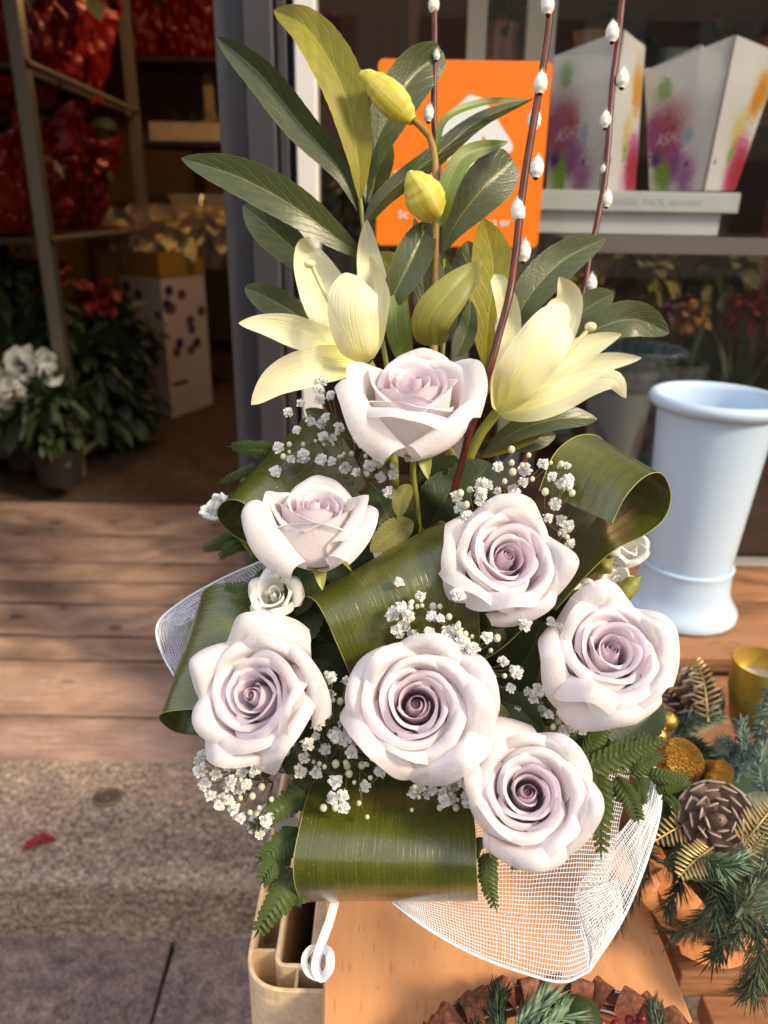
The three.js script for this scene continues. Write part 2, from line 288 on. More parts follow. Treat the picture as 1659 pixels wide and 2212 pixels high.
M.wire = std([.4, .38, .36], .3, { metalness: .9 });
M.red = std([.34, .012, .008], .5);
M.redDark = std([.22, .008, .006], .55);
M.berry = std([.20, .012, .015], .4);
M.foliage = std([.045, .065, .022], .55);
// ---------------------------------------------------------------- street, step, ramp, shop shell
const FZ = -1.5, STEP = .19, INNER = .42, TOP = .75;
const street = setting('street', boxUV(new THREE.PlaneGeometry(60, 60).rotateX(-Math.PI / 2)), M.joint);
{
  const R = rng(31); let z = -1.155, row = 0;
  for (const dz of [.31, .36, .4]) {
    let x = -1.5 - row * .17;
    while (x < .9) {
      const w = .36 + R() * .28, pts = [[x, z], [x + w, z], [x + w, z + dz], [x, z + dz]].map(([a, b]) => V(a + (R() - .5) * .012, 0, b + (R() - .5) * .012));
      const m = local(street, 'paving_slab', slabQuad(pts, .003, .018 + R() * .010), M.slab[Math.floor(R() * 3)]); m.name = 'paving_slab'; x += w + .014;
    }
    z += dz + .014; row++;
  }
}
{ // worn stone step in front of the door
  const nx = 90, nz = 16, x0 = -2.4, x1 = 2.4, g = sheet(nx, nz + 14, (u, v) => {
    const x = lerp(x0, x1, u), k = v * (nz + 14); let y, z;
    if (k <= nz) { z = lerp(-1.498, -1.165, k / nz); y = STEP; } else { const t = (k - nz) / 14; z = lerp(-1.165, -1.152, sstep(0, .06, t)); y = lerp(STEP, -.01, t) - .006 * sstep(0, .05, t); }
    const e = sstep(-1.19, -1.165, z); y += .006 * fbm(x * 4, z * 7, 3) * (k <= nz ? 1 : .4) - .008 * e * (.6 + fbm(x * 9, 2, 1)) * (k <= nz ? 1 : 0);
    return V(x, y, z + .010 * fbm(x * 7, y * 9, 8) * e);
  });
  const uv = g.attributes.uv, p = g.attributes.position; for (let i = 0; i < uv.count; i++) uv.setXY(i, p.getX(i) * 1.1, (p.getZ(i) - p.getY(i)) * 1.1);
  const s = setting('doorstep', g, M.step);
  const c = atH(232, 1722, STEP + .004), r = .026;       // round metal stud let into the stone
  const ring = new THREE.TorusGeometry(r, .0045, 8, 28).rotateX(Math.PI / 2).translate(c.x, c.y + .001, c.z), disc = new THREE.CylinderGeometry(r * .8, r * .8, .004, 24).translate(c.x, c.y, c.z), pin = new THREE.SphereGeometry(.007, 10, 8).scale(1, .6, 1.4).translate(c.x + .002, c.y + .003, c.z);
  const st = thing('floor_stud', 'round bronze metal stud set into the stone doorstep', 'metal stud', c);
  part(st, 'ring', ring, std([.20, .15, .10], .5, { metalness: .5 })); part(st, 'disc', disc, std([.10, .075, .05], .7)); part(st, 'pin', pin, std([.16, .12, .08], .5, { metalness: .5 }));
}
{ // fallen red petal on the step
  const c = atH(82, 1822, STEP + .004), T = V(.8, 0, -.5).normalize(), N = V(0, 1, 0), g = blade([c.clone().addScaledVector(T, -.03), c.clone().add(V(0, .006, 0)), c.clone().addScaledVector(T, .032)], .015, { n: N, a: .6, b: .5, wave: .25, waveN: 12, fold: .35, nv: 30 });
  const o = thing('fallen_petal', 'crumpled dark red petal lying on the stone doorstep', 'petal', c); part(o, 'petal', g, std([.30, .012, .02], .7));
}
{ // wooden ramp behind the step
  const ys = [1640, 1549, 1428, 1376, 1306, 1258, 1216, 1158, 1100], y0 = STEP - .004, z0 = -1.502, z1 = -2.62;
  const ramp = setting('ramp', boxUV(box(-2.2, -.05, z1, -.36, y0 - .035, z0 - .03)), M.joint);
  const onRamp = (py) => { const r = ray(250, py), m = (INNER - y0) / (z1 - z0), t = (y0 - m * z0 - EYE.y) / (r.y - m * r.z); return r.z * t; };
  for (let i = 0; i < 8; i++) {
    const za = i ? onRamp(ys[i]) - .012 : z0, zb = i < 7 ? onRamp(ys[i + 1]) + .001 : z1, m = (INNER - y0) / (z1 - z0), L = Math.hypot(zb - za, m * (zb - za));
    const g = boxUV(new RoundedBoxGeometry(1.85, .03, L, 2, .004), 1.0, i * 1.37, i * .63); g.rotateX(-Math.atan(m) * 1).translate(-1.28, y0 + m * ((za + zb) / 2 - z0) - .015, (za + zb) / 2);
    local(ramp, 'plank', g, M.plank[i % 3]);
  }
}
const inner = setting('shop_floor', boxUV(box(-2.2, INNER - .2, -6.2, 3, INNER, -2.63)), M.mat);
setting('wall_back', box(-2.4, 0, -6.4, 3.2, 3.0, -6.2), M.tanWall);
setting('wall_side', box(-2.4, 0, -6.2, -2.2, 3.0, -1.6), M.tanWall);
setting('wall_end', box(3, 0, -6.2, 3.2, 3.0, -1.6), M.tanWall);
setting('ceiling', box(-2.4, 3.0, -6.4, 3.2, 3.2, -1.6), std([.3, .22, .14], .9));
const X = (px, py = 500) => atZ(px, py, FZ).x;
{ // shop front: dark timber posts, window, lintel
  const f = thing('shop_front', 'dark grey painted timber shop front with a large window beside the doorway', 'shop front', V(X(560), STEP, FZ));
  const xs = [474, 537, 601, 626, 641, 686].map(p => X(p, 300));
  part(f, 'door_post', boxUV(rbox(xs[0], STEP - .01, -1.63, xs[1], 2.45, -1.505, .004)), M.frame);
  part(f, 'door_moulding', boxUV(rbox(xs[1] + .001, STEP - .01, -1.60, xs[2], 2.45, -1.478, .006)), M.frame);
  part(f, 'door_bead', boxUV(rbox(xs[2] + .002, STEP - .01, -1.60, xs[3], 2.45, -1.492, .004)), M.frame);
  part(f, 'window_gasket', box(xs[3] + .001, .7, -1.60, xs[4] - .001, 2.45, -1.512), M.dark);
  part(f, 'window_frame', rbox(xs[4], .7, -1.56, xs[5], 2.45, -1.488, .004), M.alu);
  part(f, 'window_frame', rbox(xs[5] + .001, .69, -1.56, 2.2, .735, -1.488, .004), M.alu);
  part(f, 'window_pane', box(xs[5] - .006, .728, -1.520, 2.2, 2.46, -1.514), M.glass);
  part(f, 'lintel', boxUV(box(-2.4, 2.452, -1.62, 3.2, 3.2, -1.47)), M.frame);
  part(f, 'door_post', boxUV(rbox(-1.55, STEP - .01, -1.62, -1.40, 2.45, -1.50, .004)), M.frame);
  part(f, 'side_wall', boxUV(box(-2.4, 0, -1.62, -1.552, 2.45, -1.49)), M.frame);
  part(f, 'stall_riser', boxUV(box(xs[0] + .02, 0, -1.60, 2.2, .688, -1.51)), M.frame);
  part(f, 'side_wall', boxUV(box(2.202, 0, -1.62, 3.2, 2.45, -1.49)), M.frame);
}
{ // the houses across the square, which the window mirrors
  const h = thing('town_house', 'pale stone town house across the square mirrored in the shop window', 'building', V(0, 0, 15)), wm = std([.40, .35, .28], .9), gm = std([.04, .05, .06], .15), sm = std([.33, .32, .28], .7);
  part(h, 'wall', box(-12, 0, 15, 12, 5.6, 15.5), wm);
  for (let i = 0; i < 10; i++) for (let j = 0; j < 2; j++) {
    const x = -11 + i * 2.3, y = .9 + j * 2.5; part(h, 'window', box(x, y, 14.97, x + 1.05, y + 1.55, 14.995), gm);
    part(h, 'shutter', box(x - .45, y, 14.93, x - .02, y + 1.55, 14.98), sm); part(h, 'shutter', box(x + 1.07, y, 14.93, x + 1.5, y + 1.55, 14.98), sm);
  }
}
// ---------------------------------------------------------------- inside the shop (dim, out of focus)
const up = V(0, 1, 0);
function bloomGeo(c, r, n, seed, o = {}) {            // a loose head of small petals
  const R = rng(seed), gs = [];
  for (let i = 0; i < n; i++) {
    const a = R() * 6.283, e = o.flat ? R() * .9 : Math.acos(1 - 1.7 * R()), d = V(Math.sin(e) * Math.cos(a), Math.cos(e), Math.sin(e) * Math.sin(a)), b = c.clone().addScaledVector(d, r * .2), t = c.clone().addScaledVector(d, r * (.7 + .5 * R()));
    const mid = b.clone().lerp(t, .55).addScaledVector(up, r * .15);
    gs.push(blade([b, mid, t.addScaledVector(up, -r * .1)], r * (o.w || .28), { n: V(R() - .5, 1, R() - .5).normalize(), nu: 4, nv: 6, a: .6, b: .5, fold: .25, seed: i }));
  }
  return mergeGeometries(gs);
}
function strapGeo(c, h, n, seed, spread = .35, w = .018) {
  const R = rng(seed), gs = [];
  for (let i = 0; i < n; i++) { const a = R() * 6.283, l = h * (.6 + .4 * R()), d = V(Math.cos(a), 0, Math.sin(a)), s = spread * (.3 + R()); gs.push(blade([c.clone(), c.clone().addScaledVector(up, l * .6).addScaledVector(d, l * s * .4), c.clone().addScaledVector(up, l * (.95 - .3 * s)).addScaledVector(d, l * s)], w, { n: d, nu: 4, nv: 10, fold: .3, a: .3, b: .5 })); }
  return mergeGeometries(gs);
}
{ // steel plant trolley
  const zn = -2.75, zf = -4.1, xn = atZ(64, 300, zn).x, xf = atZ(296, 350, zf).x, t = thing('plant_trolley', 'tall steel plant trolley with dark shelves inside the doorway', 'trolley', V(xn, INNER, zn));
  const bar = (x, z, n) => part(t, n, mergeGeometries([box(x - .022, INNER + .05, z - .006, x + .022, 2.5, z + .006), box(x - .022, INNER + .05, z - .04, x - .014, 2.5, z - .006), box(x + .014, INNER + .05, z - .04, x + .022, 2.5, z - .006)]), M.steel);
  const sh = atZ(75, 132, zn).y, sl = atZ(60, 515, zn).y, hs = [sh, sl, INNER + .14];
  bar(xn, zn, 'post'); bar(xf, zf, 'post'); bar(xn - .62, zn, 'post'); bar(xf - .62, zf, 'post');
  for (const h of hs) {
    const g = slabQuad([V(xn - .63, 0, zn + .0), V(xn - .024, 0, zn + .0), V(xf - .024, 0, zf), V(xf - .63, 0, zf)], h - .02, h); part(t, 'shelf', g, M.shelf);
    part(t, 'shelf_rail', stalk([V(xn + .026, h - .005, zn + .01), V(xf + .026, h - .005, zf)], [.011, .011], 2, 6), M.steel);
  }
  const proto = thing('wrapped_poinsettia', 'red poinsettia in dotted red foil wrap on the trolley shelf', 'potted plant', V(0, 0, 0), 'foil wrapped poinsettias');
  const wrap = sheet(72, 24, (u, v) => { const a = u * 6.283, r = lerp(.055, .145, Math.pow(v, .8)) * (1 + .12 * Math.sin(a * 9 + v * 3) * v + .12 * NZ.noise(Math.cos(a) * 2, Math.sin(a) * 2, v * 3) + .30 * NZ.noise(Math.cos(a) * 7, Math.sin(a) * 7, v * 8)); return V(Math.cos(a) * r, v * .27 + .03 * Math.sin(a * 5) * v * v, Math.sin(a) * r); });
  const foil = std(0xffffff, .4, { map: canvasTex(256, 256, (g) => { g.fillStyle = '#7d0f08'; g.fillRect(0, 0, 256, 256); const R = rng(3); g.fillStyle = '#c98a6a'; for (let i = 0; i < 60; i++) { g.beginPath(); g.arc(R() * 256, R() * 256, 2.5, 0, 7); g.fill(); } }), metalness: .15 });
  local(proto, 'foil_wrap', wrap, foil); local(proto, 'bracts', bloomGeo(V(0, .25, 0), .18, 60, 4, { w: .26, flat: 1 }), M.red); local(proto, 'leaves', bloomGeo(V(0, .24, 0), .15, 14, 8), M.foliage);
  const spots = [[130, zn - .30, sh, 1.5], [205, zn - .68, sh, 1.55], [262, zn - 1.05, sh, 1.4], [185, -3.15, sl + .01, 1.5], [255, -3.6, sl + .01, 1.4], [40, -2.9, sl + .01, 1.2]];
  spots.forEach(([px, z, h, s], i) => {
    const o = i ? proto.clone() : proto; if (i) { o.name = numbered('wrapped_poinsettia'); scene.add(o); }
    o.userData = { ...proto.userData, label: i < 3 ? 'red poinsettia in dotted red foil standing on the trolley upper shelf' : 'red poinsettia in dotted red foil standing on the trolley lower shelf' };
    const x = lerp(xn, xf, (z - zn) / (zf - zn)) - .16; o.position.set(x, h + .001, z); o.scale.setScalar(s); o.rotation.y = i * 1.7;
  });
  // shelves along the back wall
  const zb = -4.9, b = thing('back_shelf', 'dark wall shelving behind the trolley holding plants and a cream planter', 'shelf', V(atZ(380, 400, zb).x, INNER, zb));
  const bx0 = atZ(286, 250, zb).x, bx1 = atZ(520, 250, zb).x, hb = [122, 306, 420, 540].map(p => atZ(380, p, zb).y);
  for (const h of hb) part(b, 'shelf', rbox(bx0, h - .025, zb - .4, bx1, h, zb, .004), M.shelf);
  part(b, 'post', box(bx0, INNER, zb - .02, bx0 + .04, 2.5, zb + .02), M.steel); part(b, 'post', box(bx1, INNER, zb - .02, bx1 + .04, 2.5, zb + .02), M.steel);
  part(b, 'panel', box(atZ(410, 200, zb).x, hb[1], zb - .39, atZ(432, 200, zb).x, hb[0] - .03, zb - .37), std([.62, .48, .28], .7));
  for (const [i, px] of [[6, 318], [7, 385], [8, 448]]) {
    const o = proto.clone(); o.name = numbered('wrapped_poinsettia'); scene.add(o); o.userData = { ...proto.userData, label: 'red poinsettia in foil on the top board of the wall shelving' };
    o.position.set(atZ(px, 100, zb - .15).x, hb[0] + .001, zb - .18); o.scale.setScalar(1.8); o.rotation.y = i;
  }
  const px0 = atZ(323, 290, zb + .02).x, px1 = atZ(500, 290, zb + .02).x, pl = thing('planter_box', 'long cream planter box with dry grass tufts on the wall shelving', 'planter', V((px0 + px1) / 2, hb[1], zb));
  part(pl, 'box', rbox(px0, hb[1] + .001, zb - .16, px1, hb[1] + .1, zb + .02, .006), std([.72, .60, .40], .6));
  for (let i = 0; i < 3; i++) part(pl, i == 2 ? 'dry_tuft' : 'plant', bloomGeo(V(lerp(px0, px1, .28 + i * .24), hb[1] + .1, zb - .06), .09, 40, i + 20, { w: .06 }), i == 2 ? std([.5, .36, .16], .8) : M.foliage);
}
{ // printed carton with flowers
  const zc = -4.05, p0 = atZ(278, 800, zc), pc = atZ(372, 868, zc + .22), p1 = atZ(452, 800, zc - .05), y1 = atZ(340, 592, zc + .1).y;
  const pts = [V(p0.x, 0, zc), V(pc.x, 0, zc + .24), V(p1.x, 0, zc - .08), V(pc.x - .02, 0, zc - .34)], c = thing('flower_carton', 'tall white carton printed with violet blossoms, amber band on top', 'carton', V(pc.x, INNER, zc));
  const dots = canvasTex(256, 640, (g) => { g.fillStyle = '#d8c4b4'; g.fillRect(0, 0, 256, 640); const R = rng(9); for (let i = 0; i < 13; i++) { g.fillStyle = ['#4a2a58', '#5a4460', '#6b4a50', '#6a5a2a'][i % 4]; const x = 20 + R() * 216, y = 20 + R() * 330; for (let k = 0; k < 5; k++) { g.beginPath(); g.arc(x + 13 * Math.cos(k * 1.257), y + 13 * Math.sin(k * 1.257), 13, 0, 7); g.fill(); } } g.fillStyle = '#2a2020'; g.fillRect(20, 480, 90, 18); });
  const wallPanel = (a, b, y0, y1) => sheet(1, 1, (u, v) => V(lerp(a.x, b.x, u), lerp(y0, y1, v), lerp(a.z, b.z, u)));
  for (let i = 0; i < 4; i++) part(c, 'side_panel', wallPanel(pts[i], pts[(i + 1) % 4], INNER + .002, y1), std(0xffffff, .8, { map: dots }));
  for (let i = 0; i < 4; i++) part(c, 'band', wallPanel(pts[i].clone().lerp(pts[(i + 2) % 4], -.01), pts[(i + 1) % 4].clone().lerp(pts[(i + 3) % 4], -.01), y1 - .01, y1 + .11), std([.42, .22, .03], .6));
  const fl = thing('wrapped_bouquet', 'cream and yellow flowers in cellophane standing in the printed carton', 'bouquet', V(pc.x, y1, zc - .05), 'bouquets in the carton');
  const cell = new THREE.MeshPhysicalMaterial({ color: 0xfff2dc, roughness: .12, transmission: .85, thickness: 0, side: THREE.DoubleSide });
  local(fl, 'blossoms', bloomGeo(V(0, .16, 0), .15, 46, 41), std([.66, .55, .26], .7)); local(fl, 'stems', strapGeo(V(0, -.05, 0), .22, 12, 42, .3, .008), M.foliage);
  local(fl, 'cellophane', sheet(24, 6, (u, v) => { const a = u * 6.283, r = lerp(.05, .19, v) * (1 + .1 * Math.sin(a * 7)); return V(Math.cos(a) * r, v * .36 - .04, Math.sin(a) * r); }), cell);
  const f2 = fl.clone(); f2.name = numbered('wrapped_bouquet'); f2.position.add(V(-.2, -.02, .02)); f2.rotation.y = 2; scene.add(f2); f2.userData = { ...fl.userData };
  const f3 = fl.clone(); f3.name = numbered('wrapped_bouquet'); f3.position.add(V(.16, .05, -.1)); f3.rotation.y = 4; scene.add(f3); f3.userData = { ...fl.userData };
}
{ // dark trough with white azaleas and red flowers
  const a0 = atH(-60, 1010, INNER + .05), a1 = atH(285, 850, INNER + .05), t = thing('plant_trough', 'low black trough along the shop entrance holding potted plants', 'trough', V(a0.x, INNER, a0.z));
  part(t, 'tray', slabQuad([V(a0.x - .9, 0, a0.z), V(a0.x, 0, a0.z), V(a1.x, 0, a1.z), V(a1.x - .9, 0, a1.z)], INNER + .001, INNER + .07), std([.03, .03, .04], .5));
  const az = W(50, 835, 2.8), g = thing('white_azalea', 'white flowering azalea in a dark pot at the doorway', 'potted plant', V(az.x, INNER + .072, az.z - .05)), R = rng(77), petal = bloomGeo(V(0, 0, 0), .066, 9, 3, { w: .5, flat: 1 });
  part(g, 'pot', new THREE.CylinderGeometry(.08, .065, .10, 20).translate(az.x - .05, INNER + .122, az.z - .05), M.dark); part(g, 'leaves', bloomGeo(V(az.x - .04, INNER + .28, az.z - .05), .19, 190, 5, { w: .16 }), M.foliage);
  for (const [px, py] of [[10, 800], [45, 785], [78, 775], [110, 790], [118, 815], [30, 830], [62, 815], [92, 820], [15, 850], [38, 865], [70, 845], [8, 885], [100, 845]]) { const m = local(g, 'blossom', petal, M.white, W(px, py, 2.68 + R() * .1).sub(g.position)); m.rotation.set(.9 + R() * .5, R() * 6, 0); }
  for (const [px, py, d, r] of [[180, 800, 3.1, .22], [60, 700, 3.0, .22], [250, 740, 3.3, .22], [110, 880, 2.7, .14], [0, 620, 2.9, .2]]) {
    const c = W(px, py, d), b = thing('dark_foliage_plant', 'dark leafy pot plant standing among the red and white flowers', 'potted plant', V(c.x, INNER + .072, c.z), 'dark foliage plants in the trough');
    part(b, 'pot', new THREE.CylinderGeometry(.09, .07, .13, 18).translate(c.x, INNER + .138, c.z), M.dark); part(b, 'leaves', mergeGeometries([bloomGeo(c, r, 110, px, { w: .10 }), bloomGeo(V(c.x, INNER + .22, c.z), r * .9, 60, px + 3, { w: .12 }), strapGeo(V(c.x, INNER + .2, c.z), c.y - INNER, 22, py, .5, .026)]), M.foliage);
  }
  for (const [px, py, d, s] of [[110, 600, 3.0, 1], [205, 650, 3.1, .9]]) {
    const c = W(px, py, d), r = thing('red_flower_plant', 'potted plant with red blooms and dark strap leaves beside the carton', 'potted plant', V(c.x, INNER + .072, c.z), 'red flowering plants in the trough');
    part(r, 'pot', new THREE.CylinderGeometry(.10, .08, .15, 18).translate(c.x, INNER + .148, c.z), M.dark);
    part(r, 'leaves', mergeGeometries([strapGeo(V(c.x, INNER + .2, c.z), .55 * s, 16, px, .55, .03), bloomGeo(V(c.x, INNER + .2, c.z), .2, 60, py, { w: .14 })]), M.foliage);
    part(r, 'stalk', stalk([V(c.x, INNER + .2, c.z), c.clone()], [.012, .008], 6, 6), M.foliage); part(r, 'bloom', bloomGeo(c, .12 * s, 16, py, { w: .3 }), M.redDark);
  }
}

{ // warm lamp hanging in the shop, out of view, whose light the foil and the back wall show
  const p = V(-.55, 2.45, -3.6), o = thing('pendant_lamp', 'warm pendant lamp hanging from the shop ceiling', 'lamp', p);
  local(o, 'shade', new THREE.LatheGeometry([[.02, .14], [.05, .13], [.16, 0], [.155, 0], [.046, .122], [.02, .13]].map(q => new THREE.Vector2(...q)), 32), std([.3, .22, .12], .5));
  local(o, 'bulb', new THREE.SphereGeometry(.04, 16, 12).translate(0, .03, 0), std(0x000000, .5, { emissive: new THREE.Color().setRGB(1, .66, .32), emissiveIntensity: 5 }));
  local(o, 'cord', new THREE.CylinderGeometry(.004, .004, .41, 6).translate(0, .345, 0), M.dark);
  const l = new THREE.PointLight(new THREE.Color().setRGB(1, .60, .28), 1.0, 0, 2); l.position.set(0, -.03, 0); l.castShadow = true; l.shadow.radius = 2; o.add(l);
}
// ---------------------------------------------------------------- window: sticker outside, display inside
const font = await new FontLoader().loadAsync('fonts/droid/droid_sans_bold.typeface.json');
function roundedRect(w, h, r) { const s = new THREE.Shape(), x = -w / 2, y = -h / 2; s.moveTo(x + r, y); s.lineTo(x + w - r, y); s.quadraticCurveTo(x + w, y, x + w, y + r); s.lineTo(x + w, y + h - r); s.quadraticCurveTo(x + w, y + h, x + w - r, y + h); s.lineTo(x + r, y + h); s.quadraticCurveTo(x, y + h, x, y + h - r); s.lineTo(x, y + r); s.quadraticCurveTo(x, y, x + r, y); return s; }
{
  const a = atZ(817, 114, FZ), b = atZ(1198, 140, FZ), c = atZ(1162, 538, FZ), d = atZ(812, 528, FZ), w = (b.x - a.x + c.x - d.x) / 2, h = (a.y + b.y - c.y - d.y) / 2, cx = (a.x + b.x + c.x + d.x) / 4, cy = (a.y + b.y + c.y + d.y) / 4;
  const o = thing('window_sticker', 'orange window sticker with white house, fork and knife emblem', 'sticker', V(cx, cy, FZ - .0115));
  const g = new THREE.ExtrudeGeometry(roundedRect(w, h, .012), { depth: .0008, bevelEnabled: false });
  local(o, 'backing', g, std('#ea7600', .42));
  const K = w / 381, zz = .0012, white = std([.72, .74, .70], .5), toL = (x, y) => [(x - 1003) * K, (326 - y) * K];
  const sh = (pts) => { const s = new THREE.Shape(); pts.forEach((p, i) => { const [x, y] = toL(...p); i ? s.lineTo(x, y) : s.moveTo(x, y); }); return s; };
  const house = sh([[1016, 200], [1040, 206], [1060, 224], [1112, 290], [1118, 300], [1118, 312], [1106, 318], [1092, 322], [1082, 420], [980, 420], [972, 320], [940, 318], [932, 304], [940, 290], [990, 222]]);
  const fork = new THREE.Path(); [[974, 270], [977, 270], [979, 300], [987, 300], [988, 268], [991, 268], [992, 300], [1000, 300], [1002, 268], [1006, 268], [1008, 305], [1002, 330], [998, 338], [1001, 420 - 2], [985, 420 - 2], [986, 338], [980, 330]].forEach((p, i) => { const [x, y] = toL(...p); i ? fork.lineTo(x, y) : fork.moveTo(x, y); }); house.holes.push(fork);
  const knife = new THREE.Path(); [[1050, 282], [1062, 296], [1064, 330], [1058, 372], [1058, 418], [1042, 418], [1044, 370], [1034, 366], [1036, 320]].forEach((p, i) => { const [x, y] = toL(...p); i ? knife.lineTo(x, y) : knife.moveTo(x, y); }); house.holes.push(knife);
  local(o, 'house_emblem', new THREE.ExtrudeGeometry(house, { depth: .0006, bevelEnabled: false }).translate(0, 0, zz), white);
  const word = (t, x, y, s) => { const [lx, ly] = toL(x, y); local(o, 'lettering', new TextGeometry(t, { font, size: s * K, depth: .0006, curveSegments: 3 }).translate(lx, ly, zz), white); };
  word('Sc', 862, 458, 17); word('na or', 1066, 472, 17); word('ZI', 850, 384, 26); word('N', 935, 384, 26);
}
const TZ = -1.72;
{ // tray with painted paper sleeves
  const p0 = atZ(1150, 410, TZ), p1 = atZ(1602, 416, TZ), yt = (p0.y + p1.y) / 2, yb = atZ(1400, 508, TZ).y, yl = atZ(1400, 458, TZ).y, x0 = p0.x, x1 = p1.x;
  const t = thing('plastic_tray', 'white plastic tray with raised lettering on the window shelf', 'tray', V((x0 + x1) / 2, yb, TZ - .1));
  const wallTh = .004, zr = TZ - .26;
  part(t, 'rim', mergeGeometries([rbox(x0, yl, TZ - .012, x1, yt, TZ, .003), rbox(x0, yl, zr, x0 + .012, yt, TZ - .0125, .003), rbox(x1 - .012, yl, zr, x1, yt, TZ - .0125, .003), rbox(x0 + .0125, yl, zr, x1 - .0125, yt, zr + .012, .003)].map(g => g.toNonIndexed())), M.tray);
  part(t, 'basin', slabQuad([V(x0 + .02, 0, zr + .02), V(x1 - .03, 0, zr + .02), V(x1 - .03, 0, TZ - .02), V(x0 + .02, 0, TZ - .02)], yb, yl + .004), M.tray);
  const K = (x1 - x0) / 452; let lx = x0 + (1322 - 1150) * K;
  part(t, 'lettering', new TextGeometry("NORM  PACK  401-506", { font, size: 14 * K, depth: .0016, curveSegments: 3 }).translate(lx, yl + .36 * (yt - yl), TZ - .0004), M.tray);
  const splash = (seed, word, side) => canvasTex(512, 700, (g) => {
    const R = rng(seed); g.fillStyle = '#f1f1ec'; g.fillRect(0, 0, 512, 700);
    const blob = (x, y, r, col, n) => { for (let i = 0; i < 5; i++) { const bx = x + (R() - .5) * r, by = y + (R() - .5) * r * 1.4, br = r * (.7 + .7 * R()), gr = g.createRadialGradient(bx, by, 0, bx, by, br); gr.addColorStop(0, col); gr.addColorStop(1, col + '00'); g.globalAlpha = .55; g.fillStyle = gr; g.beginPath(); g.arc(bx, by, br, 0, 7); g.fill(); } for (let i = 0; i < n; i++) { const a = R() * 6.283, q = Math.pow(R(), .7) * r, s = 3 + (1 - q / r) * 26 * R(); g.globalAlpha = .35 + .4 * R(); g.fillStyle = col; g.beginPath(); g.ellipse(x + q * Math.cos(a), y + q * Math.sin(a) * 1.3, s, s * 1.3, a, 0, 7); g.fill(); } for (let i = 0; i < n; i++) { const a = R() * 6.283, q = r * (1 + R() * .8); g.globalAlpha = .8; g.beginPath(); g.arc(x + q * Math.cos(a), y + q * Math.sin(a), 1 + 2.5 * R(), 0, 7); g.fill(); } g.globalAlpha = 1; };
    if (side) { blob(400, 230, 110, '#e89a28', 160); blob(300, 430, 80, '#e8d070', 60); blob(420, 560, 130, '#c23a7c', 200); blob(460, 630, 110, '#b01828', 170); blob(300, 520, 40, '#8bb04a', 22); }
    else { blob(110, 130, 54, '#9fc27a', 60); blob(120, 440, 150, '#a81c34', 320); blob(60, 360, 90, '#b03a78', 140); blob(220, 530, 100, '#a04a94', 130); blob(130, 620, 90, '#86a83a', 120); blob(330, 640, 90, '#b86aa0', 60); blob(300, 420, 40, '#a9c4d6', 20); blob(60, 520, 40, '#4a2a70', 26); }
    g.fillStyle = 'rgba(240,228,228,.9)'; g.font = 'italic 84px sans-serif'; g.fillText(word, side ? 290 : 60, side ? 420 : 440);
    g.fillStyle = '#3c3430'; g.beginPath(); g.ellipse(side ? 90 : 330, 560, 13, 15, 0, 0, 7); g.fill();
  });
  function sleeve(label, L, S, Rr, z, seed) {       // two printed panels that meet in a front fold, a plain back
    const P = (q, dz) => atZ(q[0], q[1], z + dz), l0 = P(L[0], -.05), l1 = P(L[1], -.05), s0 = P(S[0], .02), s1 = P(S[1], .012), r0 = P(Rr[0], -.06), r1 = P(Rr[1], -.05);
    const o = thing('paper_sleeve', label, 'flower sleeve', s1.clone(), 'paint splashed paper sleeves');
    const quad = (a, b, c, d) => sheet(8, 10, (u, v) => { const p = a.clone().lerp(b, u).lerp(d.clone().lerp(c, u), v); p.z += .008 * Math.sin(u * 3.14) * Math.sin(v * 5 + seed); return p; });
    part(o, 'front_panel', quad(l1, s1, s0, l0), phy(0xffffff, .55, { map: splash(seed, 'ASH', 0), transmission: .2, thickness: 0, clearcoat: .4 }));
    part(o, 'front_panel', quad(s1, r1, r0, s0), phy(0xffffff, .55, { map: splash(seed + 5, 'COL', 1), transmission: .12, thickness: 0 }));
    const k0 = l0.clone().lerp(r0, .5).add(V(0, .02, -.06)); part(o, 'back_panel', quad(r1, l1, l0.clone().add(V(.01, .01, -.05)), r0.clone().add(V(0, -.01, -.05))), phy([.7, .71, .68], .55, { transmission: .15, thickness: 0 }));
    part(o, 'fold_seam', stalk([s0.clone().add(V(0, 0, .002)), s1.clone().add(V(0, 0, .002))], [.0016, .0025], 8, 5), std([.16, .10, .09], .5));
  }
  sleeve('paint splashed paper flower sleeve with its fold close to the sticker', [[1195, 122], [1180, 412]], [[1347, 62], [1295, 412]], [[1394, 99], [1372, 412]], TZ - .05, 11);
  sleeve('larger paint splashed paper flower sleeve above the white bucket', [[1396, 153], [1403, 412]], [[1589, 75], [1519, 412]], [[1690, 118], [1587, 412]], TZ - .05, 23);
  sleeve('paper flower sleeve tucked behind the larger splashed one', [[1400, 150], [1410, 412]], [[1512, 96], [1480, 412]], [[1560, 118], [1540, 412]], TZ - .15, 37);
  const sy = atZ(1400, 512, TZ + .04).y, sx0 = atZ(1205, 520, TZ).x, sh = thing('acrylic_shelf', 'clear acrylic display shelf under the white tray', 'shelf', V(sx0, sy, TZ));
  part(sh, 'shelf_board', rbox(sx0, sy - .006, TZ - .34, 1.6, sy, TZ + .05, .002), M.clear); part(sh, 'front_lip', rbox(sx0, sy - .032, TZ + .051, 1.6, sy + .002, TZ + .056, .002), phy([.55, .5, .44], .12, { transmission: .6, thickness: 0 }));
  for (const x of [sx0 + .03, 1.4]) part(sh, 'support', box(x, .76, TZ - .30, x + .02, sy - .007, TZ - .28), M.clear);
  const rp = thing('display_rack', 'pale metal display rack posts behind the window glass', 'rack', V(atZ(1160, 300, -1.95).x, .76, -1.95));
